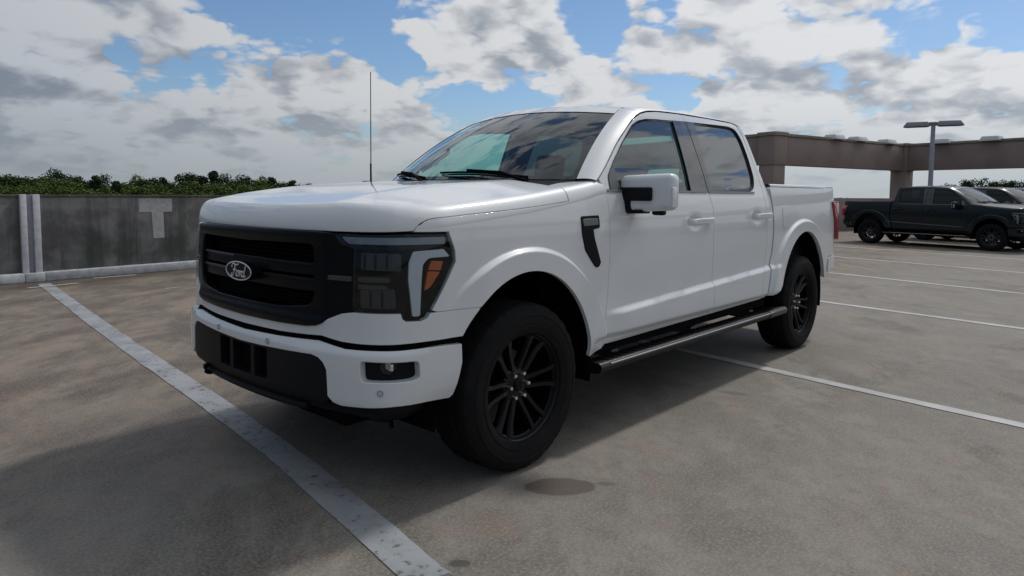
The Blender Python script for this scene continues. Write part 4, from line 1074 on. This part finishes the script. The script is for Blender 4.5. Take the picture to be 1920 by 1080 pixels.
def wall_mat(name, c0, c1, green=True, base=1.3):
    m = bpy.data.materials.new(name); m.use_nodes = True
    g = G(m.node_tree); b = g.n['Principled BSDF']
    oc = g.new('ShaderNodeTexCoord').outputs['Object']; x, y, z = g.sep(oc)
    st = g.noise(g.v('MULTIPLY', oc, (7, 7, .55)), 1., 7, .65, .3); n = g.noise(oc, 2.2, 6, .6); f = g.noise(oc, 40, 4, .6)
    c = g.mix(g.ramp(n, .38, .62), tuple(q * .72 for q in c0), c1)
    c = g.mix(g.ramp(st, .45, .66, 0, .62), c, tuple(q * .45 for q in c0))
    if green: c = g.mix(g.ramp(g.m('ADD', g.noise(oc, 1.3, 5, .6), g.m('MULTIPLY', st, .3)), .62, .80, 0, .6), c, (.035, .055, .034))
    c = g.mix(g.ramp(f, .4, .7, 0, .2), c, tuple(q * .6 for q in c1))
    g.put(b.inputs['Base Color'], c); b.inputs['Roughness'].default_value = .88
    bp = g.new('ShaderNodeBump'); bp.inputs['Strength'].default_value = .3; bp.inputs['Distance'].default_value = .006
    g.put(bp.inputs['Height'], g.noise(oc, 70, 4, .6)); g.l.new(bp.outputs[0], b.inputs['Normal'])
    return m
M_WALL = wall_mat('weathered_wall', (.135, .132, .135), (.190, .188, .190))
M_WALLT = wall_mat('wall_top', (.07, .068, .062), (.11, .105, .095))
M_KERB = mat('kerb_paint', (.42, .44, .46), .7, noise=(9, .18), bump=(60, .3))
M_PILA = mat('pilaster_paint', (.50, .51, .55), .65, noise=(12, .12))
M_PILB = mat('pilaster_groove', (.20, .21, .24), .7, noise=(12, .15))
M_LETTER = mat('letter_paint', (.36, .365, .37), .8, noise=(16, .12))
M_BEAM = mat('brown_stucco', (.30, .235, .215), .9, noise=(.8, .12), bump=(60, .3))
M_CAP = mat('beam_cap', (.27, .25, .205), .9, noise=(1.5, .2))
M_FIX = mat('fixture_white', (.55, .57, .58), .5)
M_POLE = mat('lamp_pole', (.42, .42, .50), .45, noise=(6, .1))
M_HEADM = mat('lamp_head', (.25, .24, .30), .5)

d2 = np.array([.2588, .9659]); d1 = np.array([-.9659, .2588])          # far rows run along d2
Ac = np.array([-22.62, -7.05]); Bc = Ac + d1 * 9.0; Cc = Bc + d2 * 46
wl_dir = np.array([-.9959, -.0907]); w0 = np.array([.139, -9.096]) - wl_dir * 0; wl_n = np.array([-wl_dir[1], wl_dir[0]])  # points away from lot
if wl_n[1] > 0: wl_n = -wl_n
WL0 = w0 - wl_dir * 14; WL1 = w0 + wl_dir * 24.5
pg = [tuple(WL0 + wl_n * .3), (30, WL0[1]), (30, 40), tuple(Cc + d2 * 2), tuple(Bc - d2 * .6 + d1 * .6), tuple(Bc - d2 * 3.2 + d1 * .6), tuple(Ac - d2 * 6.5 + d1 * .6), tuple(WL1 + wl_n * .3)]
pg = [tuple(WL0 + wl_n * .3), (30., -7.), (30., 40.), tuple(Cc + d2 * 2 + d1 * .6), tuple(Bc - d2 * .6 + d1 * .6), tuple(Ac - d2 * .6), tuple(WL1 + wl_n * .3)]
mb = MB(); mb.add([(p[0], p[1], 0.) for p in pg] + [(p[0], p[1], -.6) for p in pg], [tuple(range(len(pg)))] + [tuple(range(len(pg), 2 * len(pg)))[::-1]] + [(i, i + len(pg), (i + 1) % len(pg) + len(pg), (i + 1) % len(pg)) for i in range(len(pg))])
deck = mb.build('parking_deck', M_DECK); tag(deck, kind='structure')
# country beyond, ten metres lower
gm = mat('grassland', (.05, .075, .03), .95, noise=(.05, .4))
ns = 64; mb = MB(); mb.add([(0, 0, -10)] + [(3500 * math.cos(2 * math.pi * k / ns), 3500 * math.sin(2 * math.pi * k / ns), -10) for k in range(ns)], [(0, k + 1, (k + 1) % ns + 1) for k in range(ns)])
tag(mb.build('ground', gm), kind='structure')

def ribbon(name, pts, w, m, z=.004, taper=None, wob=.006):
    P_ = curve(pts, max(30, int(np.linalg.norm(np.array(pts[-1]) - np.array(pts[0])) / .06))); t = np.gradient(P_, axis=0); t /= np.linalg.norm(t, axis=1)[:, None]; nn = np.stack([-t[:, 1], t[:, 0]], -1)
    k = len(P_); j1 = np.convolve(rng.normal(0, wob, k + 4), np.ones(5) / 5, 'valid'); j2 = np.convolve(rng.normal(0, wob, k + 4), np.ones(5) / 5, 'valid')
    ww = w if np.isscalar(w) else np.interp(np.linspace(0, 1, k), np.linspace(0, 1, len(w)), w)
    A = P_ + nn * (ww / 2 + j1)[:, None]; B = P_ - nn * (ww / 2 + j2)[:, None]
    V = [(p[0], p[1], z) for p in A] + [(p[0], p[1], z) for p in B]
    o = mesh_obj(name, V, [(i, k + i, k + i + 1, i + 1) for i in range(k - 1)], m); return tag(o, kind='structure')
ribbon('parking_line', [(-.300, -8.70), (-.235, -8.1), (.12, -5.2), (.365, -3.08), (.540, -1.45), (.705, -.06), (.875, .96), (.945, 1.33), (1.12, 2.4)], .160, M_LINE)
ribbon('parking_line', [(-3.27, -2.3), (-2.872, .283), (-2.49, 2.732), (-2.25, 4.4)], .105, M_LINE2)
ribbon('parking_line', [(-7.05, -2.4), (-6.63, .146), (-6.215, 2.358), (-5.95, 3.9)], .11, M_LINE2)
ribbon('parking_line', [(-10.65, -2.5), (-10.17, -.737), (-9.42, 2.03), (-9.05, 3.4)], .11, M_LINE2)
ribbon('parking_line', [(-14.1, -3.4), (-13.67, -1.79), (-12.74, 1.70), (-12.3, 3.3)], .11, M_LINE2)
ribbon('parking_line', [(-17.3, -3.6), (-16.6, -1.0), (-15.9, 1.6), (-15.4, 3.3)], .11, M_LINE2)
def ring_patch(name, pts, m, z):
    c = np.mean(pts, 0); V = [(c[0], c[1], z)] + [(p[0], p[1], z) for p in pts]; n = len(pts)
    return tag(mesh_obj(name, V, [(0, i + 1, (i + 1) % n + 1) for i in range(n)], m), kind='structure')
for nm, x0, x1, y0 in (('line_end_mark', .10, -.36, -8.60), ('line_end_mark', -.98, -1.62, -8.98)):
    pass
MK = mat('mark_paint', (.36, .365, .37), .75, noise=(20, .2))
for (xa_, ya_, xb_, yb_, w_) in ((-.02, -8.30, -.66, -8.42, .09), (-1.00, -8.93, -1.62, -8.98, .08), (-1.30, -6.95, -1.52, -6.98, .05)):
    ribbon('paint_mark', [(xa_, ya_), ((xa_ + xb_) / 2, (ya_ + yb_) / 2), (xb_, yb_)], w_, MK, z=.008 if xa_ > -.1 else .004)
def blob(cx_, cy_, a_, b_, ang, seed, n=64, amp=.06):
    r_ = np.random.default_rng(seed); ph = r_.uniform(0, 6.28, 6); out = []
    for k in range(n):
        t = 2 * math.pi * k / n; q = 1 + sum(amp / (j + 1) * math.sin((j + 2) * t + ph[j]) for j in range(5)); u, v = a_ * q * math.cos(t), b_ * q * math.sin(t)
        out.append((cx_ + u * math.cos(ang) - v * math.sin(ang), cy_ + u * math.sin(ang) + v * math.cos(ang)))
    return np.array(out)
M_STAIN = mat('oil_stain', (.080, .062, .055), .62, noise=(40, .12), bump=(140, .3))
M_STAIN2 = mat('old_stain', (.055, .050, .042), .7, noise=(60, .3))

# ---- low wall at the back of the bays, with kerb, white pilaster and painted letter
wa = math.atan2(wl_dir[1], wl_dir[0])
wall = empty('perimeter_wall', (w0[0], w0[1], 0), wa); tag(wall, 'weathered grey parapet wall with white kerb and painted letter T', 'wall')
# local frame: +X runs along the wall to the right of the photo, local Y away from the lot has the sign of wl_n
sy = 1. if (np.array([-wl_dir[1], wl_dir[0]]) @ wl_n) > 0 else -1.
HW = 1.293
def wbox(name, x0, x1, y0, y1, z0, z1, m, bev=.01):
    mb = MB(); mb.box(((x0 + x1) / 2, sy * (y0 + y1) / 2, (z0 + z1) / 2), (x1 - x0, abs(y1 - y0), z1 - z0), bev, 2); return mb.build(name, m, wall)
edges_ = [-14, -10.4, -5.9, -1.6 + .0, .36]  # panel joints
xs_w = [-13.5, -8.6, -4.1, .405, 5.6, 10.8, 16.0, 21.2, 24.4]
for a0, b0 in zip(xs_w[:-1], xs_w[1:]):
    wbox('wall_panel', a0 + .006, b0 - .006, .02, .20, 0, HW - .03, M_WALL)
    wbox('coping', a0 + .004, b0 - .004, .0, .22, HW - .032, HW, M_WALLT, .006)
pcx = .405
wbox('pilaster_strip', pcx - .125, pcx - .045, -.035, .05, .0, HW + .004, M_PILA, .006); wbox('pilaster_groove', pcx - .046, pcx + .036, -.010, .05, .0, HW + .002, M_PILB, .004); wbox('pilaster_strip', pcx + .035, pcx + .125, -.035, .05, .0, HW + .004, M_PILA, .006)
for a0, b0 in zip(xs_w[:-1], xs_w[1:]):
    wbox('kerb', a0 + (.13 if a0 == pcx else .004), b0 - (.13 if b0 == pcx else .004), -.13, .03, 0, .138, M_KERB, .02)
wbox('kerb', pcx - .128, pcx + .128, -.13, -.036, 0, .136, M_KERB, .015)
tx = 1.80
def tpoly(p): 
    mb = MB(); mb.prism(p, 0, 1, lambda u, v, w: (u, sy * (.020 - .004 * w) , v)); return mb.build('painted_letter', M_LETTER, wall)
mb = MB(); Tp = [(1.955, 1.235), (2.50, 1.235), (2.50, 1.01), (2.350, 1.01), (2.355, .565), (2.175, .565), (2.155, 1.01), (1.955, 1.01)]
mb.prism(Tp, -.0, .005, lambda u, v, w: (u, sy * (.019 - w), v)); mb.build('painted_letter', M_LETTER, wall)

# ---- open concrete frame on the right
fr = empty('concrete_frame', (Ac[0], Ac[1], 0), math.atan2(d1[1], d1[0])); tag(fr, 'brown stucco frame of columns and beams on the far side of the deck', 'concrete frame')
# local frame: +X = d1, local Y: left of d1
ly = np.array([-d1[1], d1[0]])              # = direction of local +Y in the world (towards -d2)
def fbox(name, x0, x1, y0, y1, z0, z1, m, bev=.015):
    mb = MB(); mb.box(((x0 + x1) / 2, (y0 + y1) / 2, (z0 + z1) / 2), (abs(x1 - x0), abs(y1 - y0), z1 - z0), bev, 2); return mb.build(name, m, fr)
ZB, ZT = 2.50, 3.56
def fcol(x, y): 
    fbox('column', x - .33, x + .33, y - .33, y + .33, 0, ZB - .002, M_BEAM); fbox('column_head', x - .36, x + .36, y - .36, y + .36, ZB, ZT, M_BEAM)
    fbox('column_cap', x - .40, x + .40, y - .40, y + .40, ZT + .002, ZT + .14, M_CAP)
fcol(0, 0); fcol(9.0, 0); fcol(0, 9.0)
for k in range(1, 5): fcol(9.0, -k * 11.)
def beamx(x0, x1, y):
    fbox('beam', x0, x1, y - .22, y + .22, ZB + .01, ZT, M_BEAM); fbox('beam_cap', x0, x1, y - .27, y + .27, ZT + .003, ZT + .11, M_CAP)
def beamy(y0, y1, x):
    fbox('beam', x - .22, x + .22, y0, y1, ZB + .01, ZT, M_BEAM); fbox('beam_cap', x - .27, x + .27, y0, y1, ZT + .003, ZT + .11, M_CAP)
beamx(.365, 8.635, 0); beamy(.365, 8.635, 0)
for k in range(4): beamy(-(k + 1) * 11 + .365, -k * 11 - .365, 9.0)
for k in range(4):
    y0, y1 = -(k + 1) * 11 + .335, -k * 11 - .335; fbox('parapet', 8.9, 9.1, y0, y1, 0, 1.30, M_BEAM)
fbox('parapet', .335, 8.665, -.1, .1, 0, 1.30, M_BEAM)
fbox('parapet', -.1, .1, .335, 8.665, 0, 1.30, M_BEAM)
# white roof fittings along the top of the beams
Fpx = [((3.6, 0), 0), ((5.2, 0), 0), ((7.4, 0), 0), ((9.0, -1.75), 1), ((9.0, -3.6), 1)]
def local_px(lx, lyy): return Ac + d1 * lx + ly * lyy
fix_lab = ['white box light on the ramp beam, nearest the white truck cab', 'middle white box light on the receding ramp beam', 'white box light on the ramp beam next to the corner column', 'white box light on the beam just right of the twin lamp post', 'white box light on the far beam near the right edge']
for ((lx, lyy), o_), lb in zip(Fpx, fix_lab):
    p = local_px(lx, lyy); t = empty('beam_light', (p[0], p[1], ZT + .11), math.atan2(d1[1], d1[0]) + (math.pi / 2 if o_ else 0))
    tag(t, lb, 'light fixture', 'box lights along the concrete beams')
    mb = MB(); mb.box((0, .16 if o_ else -.16, .03), (.75, .62, .20), .03, 2, taper=lambda c: (c.x * (1 - .22 * (c.z > 0)), c.y * (1 - .3 * (c.z > 0)), c.z)); mb.build('housing', M_FIX, t)
    mb = MB(); mb.box((0, .16 if o_ else -.16, -.085), (.50, .40, .03), .01, 1); mb.build('lens', M_GREYPL, t)

# ---- twin lamp post
lp = empty('lamp_post', (-26.96, -2.71, 0)); tag(lp, 'white twin-head lamp post standing behind the dark parked pickup', 'lamp post')
mb = MB(); mb.tube([(0, 0, .0), (0, 0, 2.), (0, 0, 4.05)], [.095, .085, .075], 16); mb.build('pole', M_POLE, lp)
mb = MB(); mb.lathe([(0, 0), (.26, 0), (.26, .45), (.22, .50), (0, .50)], n=24, axis='Z'); mb.build('base', M_KERB, lp)
mb = MB(); mb.box((0, 0, 4.10), (.16, .30, .14), .03, 2); mb.build('bracket', M_HEADM, lp)
hd = np.array([-.148, .989])
for s_ in (1, -1):
    mb = MB(); R = Matrix.Rotation(math.atan2(hd[1], hd[0]) + (0 if s_ > 0 else math.pi), 3, 'Z')
    mb.box(tuple(Vector((0, 0, 4.10)) + R @ Vector((.56, 0, .0))), (.88, .40, .19), .03, 2, rot=R, taper=lambda c: (c.x * (1 - .12 * (c.z > 0)) - (.08 if c.z > 0 and c.x > 0 else 0), c.y * (1 - .35 * (c.z > 0)), c.z))
    h = mb.build('lamp_head', M_HEADM, lp); mb = MB(); mb.box(tuple(Vector((0, 0, 3.998)) + R @ Vector((.56, 0, 0))), (.72, .32, .012), .003, 1, rot=R); mb.build('lamp_lens', M_GREYPL, h)

# ---- three parked pickups on the far row: copies of the truck tree in other paint
M_DKGREEN = paint('dark_green_paint', (.003, .008, .010), .35, .45)
M_NAVY = paint('navy_paint', (.006, .007, .016), .35, .45)
M_MAROON = paint('maroon_paint', (.045, .005, .010), .35, .45)
M_SILVER = paint('silver_paint', (.42, .43, .44), .35, .8)
drop = {'badge', 'antenna', 'tow_hook', 'fender_vent', 'vent_badge', 'visor_label', 'touch_screen', 'grille_slat', 'tread', 'parking_sensor'}
def base(nm): return nm.split('.')[0]
dim_glass = glass('tinted_glass', (.03, .04, .045), 1.45)
silver_rim = mat('dark_silver_rim', (.05, .052, .056), .4, metal=.5)
sun_glass = glass('bright_windscreen', (.10, .12, .12), 2.4)
def copy_tree(src, parent, swaps):
    for ch in list(src.children):
        if base(ch.name) in drop: continue
        c = ch.copy(); COL.objects.link(c); c.parent = parent
        for i, s in enumerate(c.material_slots):
            om = s.material
            if om is not None and om in swaps: s.link = 'OBJECT'; s.material = swaps[om]
        copy_tree(ch, c, swaps)
h75 = math.radians(75); nl = np.array([-math.sin(h75), math.cos(h75)])
f0 = np.array([-18.28, .42]) + nl * .86
specs = [(0., M_DKGREEN, 'dark green crew cab pickup parked side on behind the tail of the white truck', M_DKGREEN),
         (3.05, M_NAVY, 'dark navy pickup parked between the dark green pickup and the maroon one', M_NAVY),
         (6.1, M_MAROON, 'maroon pickup between the navy pickup and the silver one', M_MAROON),
         (9.15, M_SILVER, 'silver pickup farthest back in the far row, at the right edge', M_SILVER)]
for off, pm, lb, _p in specs:
    p = f0 + nl * off; t = empty('parked_pickup', (p[0], p[1], 0), h75 + (0 if off == 0 else .0)); t.scale = (.87, .87, .845)
    tag(t, lb, 'pickup truck', 'pickups parked in the far row')
    copy_tree(TR, t, {M_WHITE: pm, M_GLASS2: dim_glass, M_GLASS3: dim_glass, M_RIM: silver_rim, M_DRL: M_LAMPBAR, M_AMBER: M_GREYPL, M_GLASS: sun_glass})

# ---- trees below the deck
def leaf_mat(name, c):
    m = bpy.data.materials.new(name); m.use_nodes = True; g = G(m.node_tree); b = g.n['Principled BSDF']
    oc = g.new('ShaderNodeTexCoord').outputs['Object']; oi = g.new('ShaderNodeObjectInfo').outputs['Random']
    n = g.noise(oc, .55, 4, .6)
    k = g.mix(g.ramp(n, .3, .7), tuple(q * .65 for q in c), tuple(q * 1.35 for q in c))
    k = g.mix(g.m('MULTIPLY', oi, .5), k, (c[0] * 1.5, c[1] * 1.25, c[2] * .9))
    g.put(b.inputs['Base Color'], k); b.inputs['Roughness'].default_value = .8; b.inputs['Specular IOR Level'].default_value = .2
    return m
LM = [leaf_mat('dark_leaves', (.024, .048, .016)), leaf_mat('mid_leaves', (.060, .100, .024)), leaf_mat('pine_needles', (.018, .038, .016))]
M_BARK = mat('bark', (.06, .05, .04), .9)
def crown_points(seed, h, w, pine):
    """leaf clusters (centre, radius) filling a crown whose top is at height h"""
    r = np.random.default_rng(seed); cl = []
    if pine:
        for k in range(34):
            t = (k + .5) / 34; rad = w * .5 * (1 - t) ** .75 + .15; an = r.uniform(0, 6.28); q = rad * r.uniform(.3, 1.)
            cl.append((q * math.cos(an), q * math.sin(an), h * (.40 + .58 * t), .35 + .35 * rad))
    else:
        for k in range(46):
            an = r.uniform(0, 6.28); q = w * .5 * math.sqrt(r.uniform(0, 1)); zt = h * (.52 + .44 * math.sqrt(max(0, 1 - (q / (w * .52)) ** 2)))
            cl.append((q * math.cos(an), q * math.sin(an), zt - r.uniform(0, .28) * h * .5 * r.uniform(0, 1) - .4, w * r.uniform(.07, .14)))
    return cl
def crown_mesh(seed, h, w, pine=False, leaves=5200, leaf=.145):
    r = np.random.default_rng(seed + 50); cl = crown_points(seed, h, w, pine); per = leaves // len(cl)
    C_ = np.repeat(np.array(cl), per, 0); n = len(C_)
    d = r.normal(size=(n, 3)); d /= np.linalg.norm(d, axis=1)[:, None]
    P_ = C_[:, :3] + d * (C_[:, 3] * r.uniform(.3, 1.15, n) ** .7)[:, None] * [1, 1, .8]
    nn = d + r.normal(0, .6, (n, 3)); nn /= np.linalg.norm(nn, axis=1)[:, None]
    A_ = np.cross(nn, [0, 0, 1.]); A_ /= np.maximum(1e-6, np.linalg.norm(A_, axis=1))[:, None]; B_ = np.cross(nn, A_)
    s_ = (leaf * r.uniform(.45, 1.25, n))[:, None]
    V = np.stack([P_ + A_ * s_, P_ + B_ * s_ * .7, P_ - A_ * s_ * .8, P_ - B_ * s_ * .8], 1).reshape(-1, 3)
    V[:, 2] *= h / V[:, 2].max()
    return V, cl
def trunk_mb(mb, h, cl, off=(0, 0, 0), s=1.):
    o = np.array(off); mb.tube([o + np.array(q) * s for q in ((0, 0, 0), (.1, .05, h * .3), (-.05, .1, h * .6), (0, 0, h * .86))], [h * .022 * s, h * .018 * s, h * .011 * s, h * .004 * s], 6)
    for c in cl[:5]: mb.tube([o + np.array((0, .05, c[2] * .72)) * s, o + np.array((c[0] * .6, c[1] * .6, c[2] * .92)) * s, o + np.array(c[:3]) * s], [h * .008 * s, h * .005 * s, h * .002 * s], 4)
KIND = [(1, 14, 8.5, 0), (2, 13, 7.5, 0), (3, 14, 6.5, 0), (4, 15, 4.6, 1), (5, 14.5, 9.5, 0), (6, 14, 4.0, 1)]
CM = [crown_mesh(a_, b_, c_, bool(d_)) for a_, b_, c_, d_ in KIND]
def spot(px, D):
    d = sky_dir(px, 360); q = d[:2] / np.linalg.norm(d[:2]); return np.array([CAM_P['pos'][0] + q[0] * D, CAM_P['pos'][1] + q[1] * D, -10.])
rt = random.Random(11)
prof_px = [0, 60, 110, 170, 250, 300, 380, 430, 480, 520, 570, 640]; prof_top = [3.7, 3.9, 4.3, 3.8, 3.7, 4.0, 4.2, 4.3, 4.3, 4.2, 3.2, 2.4]
LV = []; LI = []; tb = MB()
def wood_tree(px, D, top, k, thin=False):
    s = (top + 10) / KIND[k][1]; an = rt.uniform(0, 6.28); ca, sa = math.cos(an), math.sin(an); V = CM[k][0].reshape(-1, 4, 3)[::3].reshape(-1, 3) if thin else CM[k][0]; o = spot(px, D); w = s * rt.uniform(.9, 1.2)
    LV.append(np.stack([(V[:, 0] * ca - V[:, 1] * sa) * w + o[0], (V[:, 0] * sa + V[:, 1] * ca) * w + o[1], V[:, 2] * s + o[2]], -1)); LI.extend([{3: 2, 5: 2}.get(k, rt.choice([0, 0, 1]) if D > 108 else 1)] * (len(V) // 4))
    if not thin: trunk_mb(tb, KIND[k][1], CM[k][1], o, s)
px = -90.
while px < 660:
    wood_tree(px, rt.uniform(112, 124), float(np.interp(px, prof_px, prof_top)) + rt.uniform(-1.1, .35), rt.choice([0, 1, 2, 3, 4, 5, 0, 2])); px += rt.uniform(13, 24)
px = -90.
while px < 640:
    wood_tree(px, rt.uniform(98, 106), float(np.interp(px, prof_px, prof_top)) - rt.uniform(1.0, 2.2), rt.choice([0, 1, 4, 2])); px += rt.uniform(24, 40)
px = 655.
while px < 1755:                                  # the wood runs on behind the white truck, its top close to the horizon
    wood_tree(px, rt.uniform(116, 128), rt.uniform(.9, 1.7), rt.choice([0, 1, 4, 2]), True); px += rt.uniform(22, 36)
def turn_px(deg): return CAM_P['cx'] + CAM_P['f'] * math.tan(math.radians(deg))
for a_ in np.arange(38.5, 62, 1.6):               # and on past both edges of the picture
    wood_tree(-abs(turn_px(-a_)) + rt.uniform(-20, 20), rt.uniform(108, 120), rt.uniform(2.6, 4.0), rt.choice([0, 1, 4, 2]), True)
    if a_ > 39: wood_tree(turn_px(a_) + rt.uniform(-20, 20), rt.uniform(134, 146), rt.uniform(3.2, 4.6), rt.choice([0, 1, 4]), True)
V = np.vstack(LV); nF = len(V) // 4
me = bpy.data.meshes.new('woodland'); kv = len(V)
allV = np.vstack([V, np.array(tb.V)]); F_ = [(4 * i, 4 * i + 1, 4 * i + 2, 4 * i + 3) for i in range(nF)] + [tuple(i + kv for i in f) for f in tb.F]
me.from_pydata(allV.tolist(), [], F_)
for m_ in LM + [M_BARK]: me.materials.append(m_)
me.polygons.foreach_set('material_index', LI + [3] * len(tb.F))
wo = bpy.data.objects.new('woodland', me); COL.objects.link(wo); tag(wo, 'dark green line of woodland beyond the low wall on the left', 'woodland', kind='stuff')
right = [(1762, 3.5, 0, 'small dark treetop just right of the lamp post pole'), (1785, 4.0, 1, 'dark treetop in the gap between the lamp post and the taller trees'), (1808, 4.6, 2, 'loose-leaved dark treetop above the windscreen of the dark green pickup'),
         (1834, 4.9, 4, 'tallest dark treetop in the clump under the far beam'), (1862, 4.2, 1, 'dark treetop just left of the gap in the far right trees'), (1886, 4.5, 0, 'round dark treetop just right of the gap in the far right trees'), (1914, 4.7, 4, 'dark treetop cut by the right edge of the photo')]
cms = {}
for px, top, k, lb in right:
    if k not in cms:
        V = CM[k][0]; m1 = bpy.data.meshes.new('crown'); m1.from_pydata(V.tolist(), [], [(4 * i, 4 * i + 1, 4 * i + 2, 4 * i + 3) for i in range(len(V) // 4)]); m1.materials.append(LM[0])
        mb = MB(); trunk_mb(mb, KIND[k][1], CM[k][1]); o = mb.build('trunk', M_BARK); cms[k] = (m1, o.data); bpy.data.objects.remove(o)
    s = (top + 10) / KIND[k][1]; q = spot(px, rt.uniform(134, 146)); t = empty('tree', tuple(q), rt.uniform(0, 6.28)); t.scale = (s * .85, s * .85, s)
    tag(t, lb, 'tree', 'trees seen under the concrete beams')
    for nm, m1 in (('crown', cms[k][0]), ('trunk', cms[k][1])): o = bpy.data.objects.new(nm, m1); COL.objects.link(o); o.parent = t
